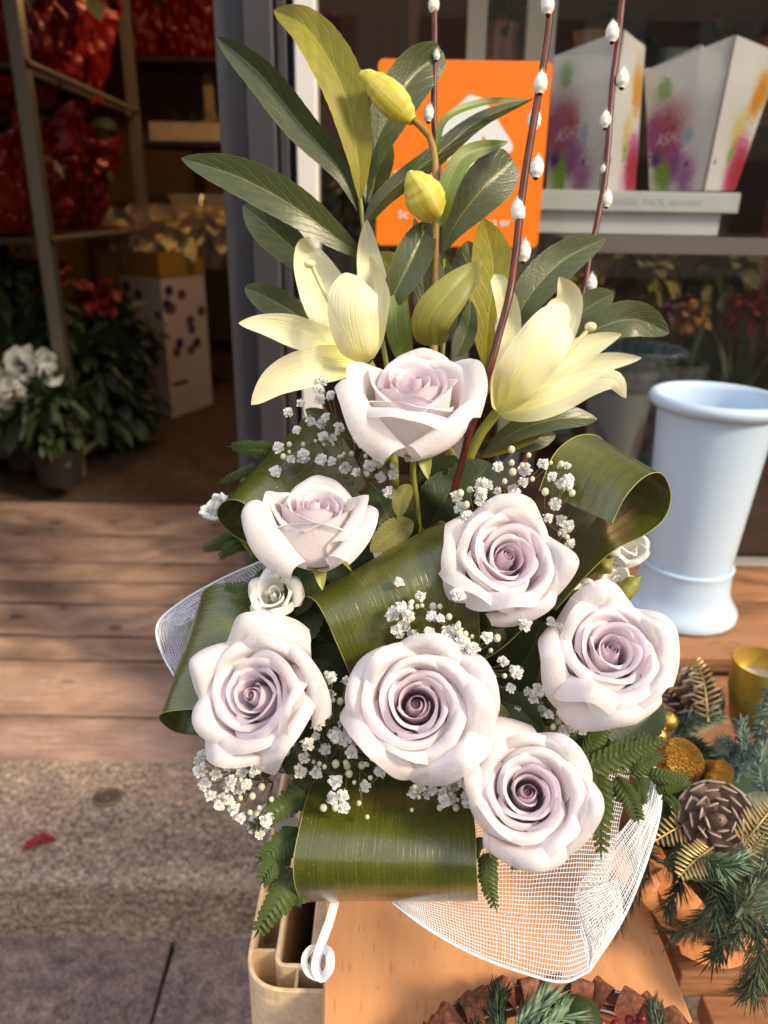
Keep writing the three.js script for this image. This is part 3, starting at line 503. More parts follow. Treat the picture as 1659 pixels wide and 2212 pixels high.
  for (const [a, b] of [[1008, 1048], [1136, 1196]]) { const xa = atZ(a, 100, -1.95).x, xb = atZ(b, 100, -1.95).x; part(rp, 'post', box(xa, INNER, -1.97, xb, 2.3, -1.94), std([.40, .37, .31], .5)); }
  part(rp, 'crossbar', box(atZ(860, 140, -1.95).x, atZ(900, 140, -1.98).y - .012, -2.0, 1.7, atZ(900, 140, -1.98).y, -1.975), std([.40, .36, .30], .5));
}
const deck = setting('window_ledge', boxUV(box(X(690), TOP - .03, -2.4, 2.2, TOP, -1.57)), M.shelf);
{ // plants and printed cups in the window, below the shelf
  const R = rng(101), add = (n, lab, cat, px, py, d, f, grp) => { const c = W(px, py, d), o = thing(n, lab, cat, V(c.x, TOP + .001, c.z), grp); f(o, c); };
  const clearCup = (px, py, d, s, lab) => add('printed_cup', lab, 'cup', px, py, d, (o, c) => {
    const h = c.y - TOP, face = canvasTex(256, 256, (g) => { g.fillStyle = '#6d7470'; g.fillRect(0, 0, 256, 256); for (const x of [64, 192]) { g.fillStyle = '#4a2a1c'; g.beginPath(); g.ellipse(x, 120, 44, 70, 0, 0, 7); g.fill(); g.fillStyle = '#a8745a'; g.beginPath(); g.ellipse(x + 6, 120, 24, 38, 0, 0, 7); g.fill(); g.fillRect(x - 4, 150, 20, 40); g.fillStyle = '#3f6a70'; g.fillRect(x - 40, 190, 84, 66); } });
    local(o, 'cup', new THREE.LatheGeometry([[.045 * s, .001], [.078 * s, h * .93], [.082 * s, h * .94], [.084 * s, h]].map(p => new THREE.Vector2(...p)), 32), M.clear);
    local(o, 'printed_band', new THREE.CylinderGeometry(.072 * s, .05 * s, h * .74, 32, 1, true).translate(0, h * .48, 0), phy(0xffffff, .5, { map: face }));
    local(o, 'soil', new THREE.CylinderGeometry(.062 * s, .062 * s, .01, 20).translate(0, h * .80, 0), M.dark);
  });
  clearCup(1345, 790, 1.80, 1.05, 'clear plastic cup with a portrait print beside the lily'); clearCup(1455, 780, 1.95, 1.05, 'clear plastic cup with a portrait print behind the bucket rim');
  const bush = (px, py, d, r, mat, lab, n = 60) => add('window_plant', lab, 'potted plant', px, py, d, (o, c) => { part(o, 'pot', new THREE.CylinderGeometry(.06, .045, .1, 16).translate(c.x, TOP + .051, c.z), M.dark); part(o, 'leaves', strapGeo(V(c.x, TOP + .08, c.z), Math.max(.1, c.y - TOP), 14, px, .4, .012), M.foliage); part(o, 'blooms', bloomGeo(c, r, n, px + py, { w: .2 }), mat); }, 'plants in the shop window');
  bush(1490, 690, 1.98, .055, std([.40, .16, .03], .7), 'potted plant with orange blooms behind the window glass'); bush(1620, 680, 2.05, .07, M.redDark, 'potted plant with red blooms behind the window glass'); bush(1390, 600, 2.1, .11, std([.20, .16, .03], .7), 'olive leaved plant behind the window beside the lily');
  bush(1560, 590, 2.2, .12, std([.13, .12, .03], .7), 'dark green plant behind the window under the clear shelf'); bush(1270, 640, 2.1, .08, std([.33, .24, .04], .7), 'potted plant with yellow blooms behind the window glass'); bush(1440, 670, 2.2, .08, std([.25, .08, .12], .7), 'potted plant with dusky pink blooms behind the glass');
  bush(700, 70, 2.5, .09, M.red, 'potted plant with red blooms beside the window frame', 30); bush(770, 420, 2.4, .10, std([.06, .06, .02], .7), 'dark leafy plant behind the window beside the sticker');
}

{ // added rack and pots that stand in for street reflections in the glass
  const R = rng(303), z = -2.55, y0 = atZ(1300, 250, z).y, xa = atZ(880, 250, z).x, xb = atZ(1720, 250, z).x, sh = thing('stand_in_rack', 'added dark rack behind the paper sleeves whose pots stand in for reflections', 'shelf', V(xa, INNER, z));
  for (const y of [y0, y0 - .42, y0 - .80]) part(sh, 'shelf', rbox(xa, y - .02, z - .25, xb, y, z, .003), M.table[1]);
  for (const x of [xa, xb - .03]) part(sh, 'post', box(x, INNER, z - .02, x + .03, 2.4, z - .001 + .02), M.table[1]);
  const kinds = [['grey', [.40, .38, .34]], ['cream', [.62, .56, .44]], ['terracotta', [.36, .15, .07]], ['pale green', [.32, .38, .28]], ['white', [.70, .69, .64]], ['ochre', [.45, .30, .10]]];
  [[905, 0, 'added grey pot standing in for a reflection just above the orange sticker'], [1075, 2, 'added terracotta pot standing in for a reflection between the pale rack posts'], [1265, 5, 'added ochre pot standing in for a reflection behind the sleeve beside the sticker'], [1330, 1, 'added cream pot standing in for a reflection behind the willow branch and sleeve'], [1440, 3, 'added pale green pot standing in for a reflection between the two sleeves'], [1535, 4, 'added white pot standing in for a reflection behind the larger sleeve'], [1645, 2, 'added terracotta pot standing in for a reflection past the larger sleeve fold']].forEach(([px, k, label], i) => {
    const x = atZ(px, 240, z - .1).x, h = .13 + .12 * R(), r = .045 + .02 * R(), o = thing('stand_in_pot', label, 'pot', V(x, y0 + .001, z - .1));
    local(o, 'pot', new THREE.LatheGeometry([[.001, 0], [r * .7, 0], [r, h * .45], [r * .8, h * .85], [r * .95, h], [r * .85, h], [r * .7, h * .84], [r * .85, h * .45], [.001, .02]].map(q => new THREE.Vector2(...q)), 28), std(kinds[k][1], .25));
    if (i % 2) local(o, 'plant', bloomGeo(V(0, h + .02, 0), .11, 40, i, { w: .14 }), M.foliage);
  });
}
// ---------------------------------------------------------------- stand in front of the window: planks, board, crate, bucket
const H2 = TOP - .012;
{
  const t = thing('plank_table', 'rough wooden plank display table under the bucket and the christmas basket', 'table', V(.5, 0, -1));
  const zA = atH(1500, 1418, TOP).z, cutL = (y) => atH(1392 + (y - 1942) * .381, y, H2).x + .012;
  const plank = (x0, x1, z0, z1, h, i, th = .03) => part(t, 'plank', boxUV(rbox(x0, h - th, z0, x1, h, z1, .004), 1, i * .7, i * 1.3), M.table[i % 2]);
  plank(-.02, 1.5, -1.485, -1.325, TOP, 0); plank(-.02, 1.5, -1.322, zA, TOP - .002, 2);
  plank(.12, 1.4, zA + .006, -.90, H2 - .02, 1); plank(.20, 1.4, -.895, -.735, H2 - .018, 3);
  const zC = atH(1580, 2105, H2 - .02).z;
  plank(atH(1432, 1960, H2).x, 1.3, -.73, zC, H2 - .02, 4, .035); plank(atH(1500, 2130, H2 - .05).x, 1.3, zC + .003, zC + .13, H2 - .045, 5);
  for (const [x, z] of [[.1, -1.40], [1.3, -1.40], [1.2, -.5]]) part(t, 'leg', rbox(x, 0, z, x + .06, H2 - .055, z + .06, .004), M.table[1]);
  part(t, 'apron', boxUV(rbox(0.02, .60, -1.30, 1.45, H2 - .052, -1.27, .004)), M.table[1]);
}
const BH = .756, BD = BH - .018;
{ // beech board
  const a = atH(1495, 2212, BH), b = atH(1392, 1942, BH), dir = b.clone().sub(a).normalize(), e = b.clone().addScaledVector(dir, .24), fr = a.clone().addScaledVector(dir, -.14), fl = atH(701, 2212, BH), bl = atH(706, 1952, BH), dl = bl.clone().sub(fl).normalize();
  const pts = [fl.clone().addScaledVector(dl, -.14), fr, e, bl.clone().addScaledVector(dl, .22)];
  const o = thing('beech_board', 'smooth orange beech board under the bouquet', 'board', pts[0]); const g = slabQuad(pts, BD, BH); const uv = g.attributes.uv; for (let i = 0; i < uv.count; i++) uv.setXY(i, (uv.getX(i) + .14) * 1.9, (uv.getY(i) + 1.0) * 1.05); part(o, 'board', g, M.beech);
}
{ // cream plastic crate, hollow double rim
  const h = .735, oFL = atH(560, 2120, h), c = thing('plastic_crate', 'weathered cream plastic crate with hollow ribbed rim beside the board', 'crate', V(oFL.x, .2, oFL.z));
  const xL = atH(541, 2040, h).x, xR = atH(706, 2100, h).x + .30, zF = atH(640, 2142, h).z, zB = zF - .46;
  const ring = (w, r, y0, y1, inset) => {          // rounded rectangle wall, open above
    const mk = (i) => { const x0 = xL + i, x1 = xR - i, z0 = zB + i, z1 = zF - i, q = Math.max(.004, r - i), s = new THREE.Shape(); s.moveTo(x0 + q, -z1); s.lineTo(x1 - q, -z1); s.quadraticCurveTo(x1, -z1, x1, -z1 + q); s.lineTo(x1, -z0 - q); s.quadraticCurveTo(x1, -z0, x1 - q, -z0); s.lineTo(x0 + q, -z0); s.quadraticCurveTo(x0, -z0, x0, -z0 - q); s.lineTo(x0, -z1 + q); s.quadraticCurveTo(x0, -z1, x0 + q, -z1); return s; };
    const s = mk(inset); s.holes.push(mk(inset + w)); return new THREE.ExtrudeGeometry(s, { depth: y1 - y0, bevelEnabled: true, bevelSize: .0006, bevelThickness: .0006, bevelSegments: 1, curveSegments: 10 }).rotateX(-Math.PI / 2).translate(0, y0, 0);
  };
  part(c, 'outer_rim', boxUV(ring(.003, .045, h - .085, h, 0)), M.crate); part(c, 'inner_wall', boxUV(ring(.003, .04, .22, h - .002, .028)), M.crate);
  part(c, 'rim_shelf', boxUV(ring(.026, .044, h - .084, h - .080, .0015)), M.crate); part(c, 'lower_wall', boxUV(ring(.003, .04, .2, h - .086, .0265)), M.crate);
  for (let i = 0; i < 6; i++) part(c, 'rib', rbox(xL + .003, h - .08, zF - .05 - i * .07, xL + .028, h - .004, zF - .047 - i * .07, .001), M.crate);
  for (let i = 0; i < 6; i++) part(c, 'rib', rbox(xL + .05 + i * .06, h - .08, zF - .028, xL + .053 + i * .06, h - .004, zF - .003, .001), M.crate);
  part(c, 'bottom', boxUV(box(xL + .03, .2, zB + .03, xR - .03, .206, zF - .03)), M.crate);
  for (const [a, b] of [[xL + .062, .026], [xL + .12, .018]]) part(c, 'inner_rib', boxUV(rbox(a, .22, zB + .034, a + b, h - .01, zF - .034, .003)), M.crate);
  const s = thing('support_crate', 'lower cream crate the weathered crate is stacked on', 'crate', V(xL, 0, zF)); part(s, 'wall', boxUV(rbox(xL + .02, .02, zB + .02, xR - .02, .197, zF - .02, .02, 3)), M.crate);
}
{ // white flower bucket
  const c = atH(1464, 1316, TOP), o = thing('flower_bucket', 'tall empty white plastic flower bucket with rolled rim on the table', 'bucket', V(c.x, TOP + .001, c.z));
  o.rotation.z = -.012; const K = 1.06;
  const prof = [[.0005, .0], [.094, 0], [.0965, .004], [.0965, .013], [.090, .024], [.083, .034], [.0775, .052], [.0755, .080], [.0752, .094], [.0775, .0975], [.077, .101], [.072, .102]].map(([r, y]) => new THREE.Vector2(r * K, y));
  local(o, 'foot', new THREE.LatheGeometry(prof, 64), M.bucket);
  const body = [[.0005, .11], [.068, .11], [.0695, .10], [.0708, .1005], [.0725, .118], [.0905, .385], [.0915, .388], [.1005, .389], [.1055, .394], [.1068, .401], [.1045, .408], [.0985, .411], [.0925, .408], [.0895, .399], [.086, .37], [.070, .115], [.0005, .114]].map(([r, y]) => new THREE.Vector2(r * K, y));
  local(o, 'body', new THREE.LatheGeometry(body, 72), M.bucket);
}
// ---------------------------------------------------------------- fir, cones and other christmas greens
function needles(pts, len, n, seed, w = .0011, ang = .75, flat = 0) {      // a twig of single needles
  const c = curve(pts), R = rng(seed), gs = [stalk(pts, [.0022, .001], 8, 5)];
  for (let i = 0; i < n; i++) {
    const t = .04 + .96 * i / n, p = c.getPointAt(t), T = c.getTangentAt(t), a = R() * 6.283, q = new THREE.Vector3().crossVectors(T, Math.abs(T.y) < .9 ? up : V(1, 0, 0)).normalize(), b = new THREE.Vector3().crossVectors(q, T);
    const s = q.clone().multiplyScalar(Math.cos(a)).addScaledVector(b, Math.sin(a) * (1 - flat)).normalize(), d = T.clone().multiplyScalar(Math.cos(ang)).addScaledVector(s, Math.sin(ang)).normalize(), l = len * (.75 + .4 * R()), tip = p.clone().addScaledVector(d, l);
    const m = p.clone().addScaledVector(d, l * .5).addScaledVector(T, -l * .06), e = new THREE.Vector3().crossVectors(d, s).normalize();
    const g = new THREE.BufferGeometry(), ring = (o, r) => [0, 1, 2].map(k => o.clone().addScaledVector(e, Math.cos(k * 2.094) * r).addScaledVector(s, Math.sin(k * 2.094) * r * .7));
    const A = ring(p, w * .7), B = ring(m, w), pos = [], ix = []; for (const v of [...A, ...B, tip]) pos.push(v.x, v.y, v.z);
    for (let k = 0; k < 3; k++) { const j = (k + 1) % 3; ix.push(k, j, 3 + j, k, 3 + j, 3 + k, 3 + k, 3 + j, 6); }
    g.setAttribute('position', new THREE.BufferAttribute(new Float32Array(pos), 3)); g.setAttribute('uv', new THREE.BufferAttribute(new Float32Array(14), 2)); g.setIndex(ix); g.computeVertexNormals(); gs.push(g);
  }
  return mergeGeometries(gs);
}
function pineCone(parent, c, axis, r, len, seed) {
  const q = new THREE.Quaternion().setFromUnitVectors(up, axis.clone().normalize()), R = rng(seed), sc = [], tips = [], N = 54;
  const core = new THREE.LatheGeometry([[.001, -len * .5], [r * .4, -len * .35], [r * .38, 0], [r * .12, len * .48], [.001, len * .5]].map(p => new THREE.Vector2(...p)), 12);
  for (let i = 0; i < N; i++) {
    const t = i / N, a = i * 2.3999, y = lerp(-len * .42, len * .46, t), rr = r * Math.pow(Math.sin(lerp(.62, 2.95, t)), .75), el = lerp(-.1, 1.15, t), d = V(Math.cos(a), 0, Math.sin(a)), o = d.clone().multiplyScalar(Math.cos(el)).addScaledVector(up, Math.sin(el)), s = V(-Math.sin(a), 0, Math.cos(a)), n = new THREE.Vector3().crossVectors(s, o).normalize();
    const b = V(0, y - rr * Math.sin(el) * .7, 0).addScaledVector(d, r * .15), e = b.clone().addScaledVector(o, rr * .95), m = b.clone().lerp(e, .6).addScaledVector(up, -r * .06), w = r * lerp(.40, .17, t);
    sc.push(blade([b, m, e], w, { n: up.clone().addScaledVector(d, .2), a: .8, b: .28, nu: 4, nv: 6, fold: -.15, stem: .3 }));
    tips.push(new THREE.SphereGeometry(1, 7, 5).scale(w * .95, r * .035, r * .045).applyMatrix4(new THREE.Matrix4().makeBasis(s, n.clone().negate(), o)).translate(e.x, e.y, e.z));
  }
  const body = mergeGeometries([...sc.map(g => g.toNonIndexed()), core.toNonIndexed()]), tg = mergeGeometries(tips.map(g => g.toNonIndexed()));
  for (const g of [body, tg]) { g.applyQuaternion(q); g.translate(c.x, c.y, c.z); }
  const m = part(parent, 'pine_cone', body, M.cone); const k = shade(new THREE.Mesh(tg, M.coneTip)); k.name = 'frosted_scale_tips'; m.add(k);
}
function goldSpray(parent, pts, len, n, seed) {
  const c = curve(pts), R = rng(seed), gs = [stalk(pts, [.0016, .0008], 10, 5)];
  for (let i = 1; i < n; i++) for (const sd of [-1, 1]) { const t = i / n, p = c.getPointAt(t), T = c.getTangentAt(t), N = camDir(p), S = new THREE.Vector3().crossVectors(T, N).normalize(), l = len * Math.sin(Math.PI * (.25 + .7 * t)) * (.85 + .3 * R()), e = p.clone().addScaledVector(T, l * .45).addScaledVector(S, sd * l).addScaledVector(N, (R() - .3) * l * .4); gs.push(blade([p, p.clone().lerp(e, .5).addScaledVector(N, l * .1), e], len * .075, { nu: 4, nv: 6, fold: .3, a: .4, b: .4 })); }
  part(parent, 'gold_spray', mergeGeometries(gs), M.goldLeaf);
}
{
  const hT = (x, y, h) => atH(x, y, h), c0 = hT(1600, 1860, H2), o = thing('christmas_basket', 'christmas arrangement of fir, pine cones and gold berries in an orange veneer basket', 'arrangement', c0);
  // veneer strips of the basket
  const strip = (pts, w, sd) => part(o, 'veneer_strip', blade(pts, w, { n: V(-.1, .75, .65).normalize(), a: .05, b: .05, stem: .6, nu: 5, camber: .05, seed: sd, wave: .06 }), M.veneer);
  const vv = (l) => l.map(([x, y, h]) => hT(x, y, h));
  strip(vv([[1380, 1900, .80], [1440, 1965, .775], [1480, 2035, .76]]), .014, 1); strip(vv([[1428, 1880, .80], [1480, 1955, .785], [1530, 2010, .765], [1600, 2050, .752]]), .016, 2); strip(vv([[1470, 2020, .758], [1560, 2048, .756], [1640, 2010, .77]]), .018, 3); strip(vv([[1400, 1830, .80], [1430, 1900, .79], [1460, 1960, .77]]), .014, 4); strip(vv([[1570, 1990, .79], [1610, 2020, .775], [1690, 2000, .775]]), .014, 5);
  { const b = hT(1600, 1820, .75); part(o, 'basket_bowl', new THREE.LatheGeometry([[.02, 0], [.075, .002], [.092, .04], [.089, .042], [.07, .01], [.02, .008]].map(p => new THREE.Vector2(...p)), 40).translate(b.x + .035, H2 - .012, b.z - .015), M.veneer); const mo = hT(1600, 1740, .83); part(o, 'moss_mound', sheet(28, 14, (u, v) => { const a = u * 6.283, e = v * 1.5, r = .135 * (1 + .12 * NZ.noise(Math.cos(a) * 3, v * 4, Math.sin(a) * 3)); return V(mo.x + .045 + r * Math.cos(a) * Math.sin(e), .79 + .05 * Math.cos(e), mo.z - .01 + r * Math.sin(a) * Math.sin(e)); }), M.firDark); }
  const twig = (pts, len, n, mat, seed, name = 'fir_twig', w, ang, flat) => part(o, name, needles(vv(pts), len, n, seed, w, ang, flat), mat);
  twig([[1420, 1860, .86], [1500, 1880, .855], [1560, 1960, .84], [1560, 2010, .835]], .026, 190, M.firDark, 1); twig([[1480, 1850, .87], [1540, 1900, .86], [1545, 1985, .85]], .024, 150, M.firDark, 2); twig([[1360, 1840, .80], [1400, 1850, .82], [1330, 1990, .79]], .024, 110, M.firDark, 3);
  twig([[1500, 1900, .86], [1580, 1900, .87], [1659, 1880, .88]], .026, 150, M.fir, 4); twig([[1590, 1980, .85], [1640, 1900, .88], [1690, 1840, .9]], .026, 150, M.fir, 5); twig([[1620, 1960, .84], [1640, 2060, .82], [1625, 2140, .80]], .026, 190, M.fir, 6); twig([[1590, 1900, .86], [1600, 1990, .84], [1590, 2030, .835]], .022, 120, M.fir, 7); twig([[1690, 1960, .85], [1665, 2080, .81], [1610, 2150, .79]], .026, 170, M.fir, 8);
  twig([[1690, 1450, .92], [1650, 1530, .93], [1640, 1600, .92]], .014, 210, M.firBlue, 9, 'juniper_twig', .0012, 1.0); twig([[1590, 1690, .88], [1610, 1620, .91], [1600, 1560, .92]], .015, 220, M.firBlue, 10, 'juniper_twig', .0012, 1.0); twig([[1650, 1720, .88], [1640, 1660, .91], [1660, 1590, .92]], .015, 220, M.firBlue, 11, 'juniper_twig', .0012, 1.0); twig([[1570, 1650, .88], [1590, 1620, .9], [1560, 1600, .91]], .013, 150, M.firBlue, 12, 'juniper_twig', .0012, 1.0);
  twig([[1450, 1590, .84], [1500, 1560, .87], [1540, 1545, .88]], .026, 130, M.plasticFir, 13, 'artificial_fir_twig', .0016); twig([[1470, 1600, .85], [1510, 1620, .87], [1540, 1640, .87]], .024, 110, M.firDark, 14, 'artificial_fir_twig', .0016); twig([[1520, 1850, .88], [1560, 1870, .885], [1600, 1860, .89]], .022, 110, M.plasticFir, 15, 'artificial_fir_twig', .0018); twig([[1480, 1900, .86], [1530, 1870, .87], [1580, 1900, .87]], .02, 80, M.plasticFir, 16, 'artificial_fir_twig', .0016);
  twig([[1440, 1840, .83], [1470, 1900, .83], [1440, 1960, .81]], .024, 130, M.firDark, 17); twig([[1560, 1930, .83], [1600, 1980, .82], [1650, 2000, .81]], .024, 140, M.firDark, 18); twig([[1500, 1740, .86], [1450, 1760, .86], [1410, 1750, .85]], .022, 110, M.firDark, 19); twig([[1600, 1760, .87], [1640, 1800, .88], [1690, 1790, .89]], .022, 110, M.firDark, 20); twig([[1480, 1640, .86], [1520, 1680, .87], [1520, 1730, .87]], .022, 120, M.firDark, 26); twig([[1420, 1640, .84], [1470, 1560, .86], [1440, 1500, .87]], .022, 120, M.firDark, 27); twig([[1560, 1560, .87], [1540, 1500, .88], [1480, 1460, .88]], .022, 110, M.fir, 28);
  twig([[1540, 1960, .82], [1500, 2000, .80], [1450, 2020, .78]], .022, 110, M.fir, 29); twig([[1600, 2000, .82], [1560, 2040, .80], [1540, 2070, .78]], .022, 110, M.firDark, 30);
  // dark satin leaf and filler leaves
  for (const [a, b, c, w] of [[[1430, 1690, .86], [1480, 1710, .87], [1540, 1700, .87], .022], [[1440, 1720, .86], [1460, 1770, .86], [1500, 1790, .86], .028], [[1560, 1740, .87], [1620, 1760, .88], [1680, 1730, .89], .02]]) part(o, 'satin_leaf', blade(vv([a, b, c]), w, { fold: .2, camber: .1 }), M.darkLeaf);
  pineCone(o, hT(1548, 1772, .885), V(-.25, .70, .70), .036, .046, 3); pineCone(o, hT(1492, 1500, .88), V(-.2, .5, -.3), .036, .07, 5);
  const ball = (x, y, h, r, m, n) => { const p = hT(x, y, h); return part(o, n, new THREE.SphereGeometry(r, 26, 18).translate(p.x, p.y, p.z), m); };
  ball(1442, 1558, .90, .0115, M.gold, 'gold_bead'); ball(1418, 1590, .885, .0125, M.gold, 'gold_bead'); ball(1556, 1668, .90, .0125, M.glitter, 'gold_berry'); ball(1550, 1692, .902, .0135, M.glitter, 'gold_berry'); ball(1536, 1666, .89, .0115, M.glitter, 'gold_berry');
  { const p = hT(1462, 1650, .895), g = new THREE.SphereGeometry(.026, 32, 24), q = g.attributes.position; for (let i = 0; i < q.count; i++) { const y = q.getY(i) / .026, k = 1 - .26 * Math.pow(Math.max(0, 1 - Math.hypot(q.getX(i), q.getZ(i)) / .012), 1) * Math.sign(y > .5 ? 1 : 0); q.setXYZ(i, q.getX(i) * (1 + .1 * y), q.getY(i) * 1.08 * k, q.getZ(i) * (1 + .1 * y)); } g.computeVertexNormals(); g.rotateZ(-.5).rotateX(.3).translate(p.x, p.y, p.z); part(o, 'gold_apple', g, M.glitter); }
  goldSpray(o, vv([[1530, 1560, .88], [1520, 1470, .91], [1500, 1420, .92]]), .018, 13, 1); goldSpray(o, vv([[1520, 1770, .87], [1460, 1790, .875], [1410, 1820, .87]]), .015, 12, 2); goldSpray(o, vv([[1540, 1830, .88], [1500, 1860, .88], [1465, 1895, .87]]), .016, 12, 3); goldSpray(o, vv([[1600, 1830, .88], [1640, 1780, .9], [1680, 1730, .91]]), .018, 14, 4); goldSpray(o, vv([[1570, 1840, .88], [1610, 1850, .89], [1650, 1800, .9]]), .014, 12, 5); goldSpray(o, vv([[1500, 1500, .88], [1450, 1470, .9], [1430, 1440, .9]]), .015, 10, 6);
  { // brass coloured candle cup
    const p = hT(1600, 1560, .86), m = part(o, 'candle_cup', new THREE.LatheGeometry([[.001, 0], [.026, 0], [.0335, .042], [.0345, .045], [.0352, .047], [.0365, .085], [.0352, .086], [.034, .05], [.001, .045]].map(q => new THREE.Vector2(...q)), 48).translate(p.x + .018, p.y - .005, p.z - .01), M.candle);
    const k = shade(new THREE.Mesh(new THREE.CylinderGeometry(.0335, .033, .006, 32).translate(p.x + .018, p.y + .049, p.z - .01), std([.66, .56, .38], .5))); k.name = 'wax'; m.add(k);
  }
}
{ // cane wreath at the board's front
  const c = atH(1235, 2330, BH + .02), R0 = c.x - atH(935, 2330, BH + .02).x, o = thing('cane_wreath', 'flat wreath of woven brown cane strips with fir tufts on the beech board', 'wreath', V(c.x, BH, c.z));
  const ringP = (r, h) => { const p = []; for (let i = 0; i <= 40; i++) { const a = -Math.PI * .02 + Math.PI * 1.04 * i / 40; p.push(V(c.x + Math.cos(a) * r, BH + h, c.z - Math.sin(a) * r * .62)); } return p; };
  const rw = R0 * 1.12; part(o, 'wire', stalk(ringP(rw, .026), [.0016, .0016], 60, 6), M.wire); part(o, 'wire', stalk(ringP(rw * .84, .016), [.0016, .0016], 60, 6), M.wire);
  const R = rng(8);
  for (let i = 0; i < 15; i++) { const a = .25 + 2.65 * i / 14 + (R() - .5) * .08, d = V(Math.cos(a), 0, -Math.sin(a) * .62), s = (R() - .5) * .5, p = (r, h, da = 0) => V(c.x + Math.cos(a + da) * r, BH + h, c.z - Math.sin(a + da) * r * .62);
    part(o, 'cane_strip', blade([p(rw * .80, .008, s * .3), p(rw * .88, .030, s * .15), p(rw * .98, .036), p(rw * 1.035, .028, -s * .1), p(rw * 1.0, .014, -s * .15)], .008 + .004 * R(), { n: up.clone().addScaledVector(d, .3), a: .06, b: .06, stem: .5, nu: 4, nv: 14, seed: i, wave: .12 }), M.cane); }
  for (let k = 0; k < 3; k++) { const pts = ringP(rw * (.86 + .05 * k), .012 + .004 * k); part(o, 'cane_strip', blade(pts.filter((_, i) => i % 4 == 0), .007, { n: up, a: .02, b: .02, stem: .6, nu: 3, nv: 40 }), M.cane); }
  const vv = (l) => l.map(([x, y, h]) => atH(x, y, h)), twig = (p, len, n, m, s, w) => part(o, 'fir_tuft', needles(vv(p), len, n, s, w, .6), m);
  twig([[1085, 2240, BH + .05], [1075, 2190, BH + .06], [1080, 2150, BH + .062]], .018, 260, M.firDark, 21); twig([[1050, 2260, BH + .05], [1030, 2230, BH + .055]], .016, 120, M.firDark, 22); twig([[1430, 2260, BH + .05], [1420, 2215, BH + .06], [1415, 2185, BH + .062]], .016, 220, M.fir, 23); twig([[1110, 2235, BH + .06], [1150, 2190, BH + .068], [1180, 2165, BH + .07]], .026, 90, M.plasticFir, 24, .0024); twig([[1120, 2260, BH + .06], [1170, 2225, BH + .068], [1220, 2195, BH + .07]], .024, 90, M.plasticFir, 25, .0024);
  part(o, 'laurel_leaf', blade(vv([[1190, 2230, BH + .055], [1250, 2200, BH + .065], [1300, 2240, BH + .055]]), .022, { n: up, camber: .15 }), M.roseLeaf);
  for (const [x, y] of [[1360, 2205], [1385, 2200], [1372, 2215], [1330, 2215], [1300, 2212]]) { const p = atH(x, y, BH + .045); part(o, 'red_berry', new THREE.SphereGeometry(.0045, 12, 9).translate(p.x, p.y, p.z), M.berry); }
}
// ---------------------------------------------------------------- the bouquet
const FOAM = V(W(850, 1700, .8).x, .955, -.70);
{
  const p = thing('bouquet_pot', 'dark pot with floral foam hidden under the bouquet', 'pot', V(FOAM.x, BH + .001, FOAM.z));
  local(p, 'pot', new THREE.LatheGeometry([[.001, 0], [.055, 0], [.075, .15], [.079, .152], [.079, .165], [.072, .166], [.06, .02], [.001, .015]].map(q => new THREE.Vector2(...q)), 40), std([.03, .035, .03], .5));
  local(p, 'foam', new THREE.CylinderGeometry(.066, .066, .17, 24).translate(0, .115, 0), std([.02, .05, .025], .95));
}
// rolled aspidistra leaves
const rollLabels = ['broad glossy leaf rolled into a horizontal tube at the bouquet foot', 'broad glossy leaf rolled diagonally between the two middle roses', 'broad leaf looped into an open scroll beside the white bucket', 'broad leaf rolled into an upright tube beside the white net', 'broad leaf scroll behind the cup shaped side view rose'];
const rolls = [
  [[[720, 1650, .70], [672, 1700, .63], [648, 1785, .588], [634, 1860, .575], [640, 1922, .585], [668, 1948, .615], [700, 1925, .65]], [[985, 1650, .70], [1015, 1715, .63], [1026, 1795, .592], [1029, 1870, .578], [1031, 1925, .587], [1026, 1946, .615], [990, 1925, .65]]],
  [[[757, 1458, .605], [727, 1388, .588], [702, 1332, .586], [681, 1298, .60], [658, 1290, .625], [660, 1322, .65], [685, 1368, .67], [728, 1402, .68]], [[1036, 1405, .65], [1032, 1312, .61], [1012, 1200, .605], [985, 1150, .615], [950, 1126, .645], [950, 1150, .675], [975, 1200, .69], [1000, 1240, .70]]],
  [[[1200, 1318, .63], [1265, 1245, .622], [1330, 1186, .615], [1397, 1153, .612], [1438, 1115, .62], [1449, 1068, .622], [1431, 1025, .612], [1395, 1028, .595], [1350, 1074, .582], [1322, 1130, .58]], [[1150, 1290, .70], [1190, 1205, .70], [1222, 1125, .71], [1265, 1060, .72], [1300, 1010, .72], [1310, 965, .71], [1285, 940, .69], [1240, 945, .67], [1195, 985, .65], [1165, 1060, .64]]],
  [[[545, 1528, .60], [450, 1531, .587], [395, 1533, .587], [352, 1540, .60], [348, 1558, .63], [383, 1582, .655], [430, 1588, .66], [510, 1580, .66]], [[660, 1310, .66], [575, 1278, .643], [500, 1260, .638], [455, 1266, .648], [434, 1296, .67], [460, 1330, .69], [500, 1340, .70], [570, 1340, .70]]],
  [[[640, 1170, .64], [590, 1135, .635], [553, 1112, .635], [524, 1085, .64], [493, 1080, .652], [471, 1099, .67], [475, 1125, .69], [500, 1153, .70], [553, 1184, .70], [612, 1226, .69]], [[790, 1050, .71], [765, 990, .71], [735, 940, .71], [705, 907, .715], [665, 900, .73], [645, 922, .75], [655, 960, .77], [695, 1000, .78], [740, 1040, .78], [790, 1080, .77]]],
];
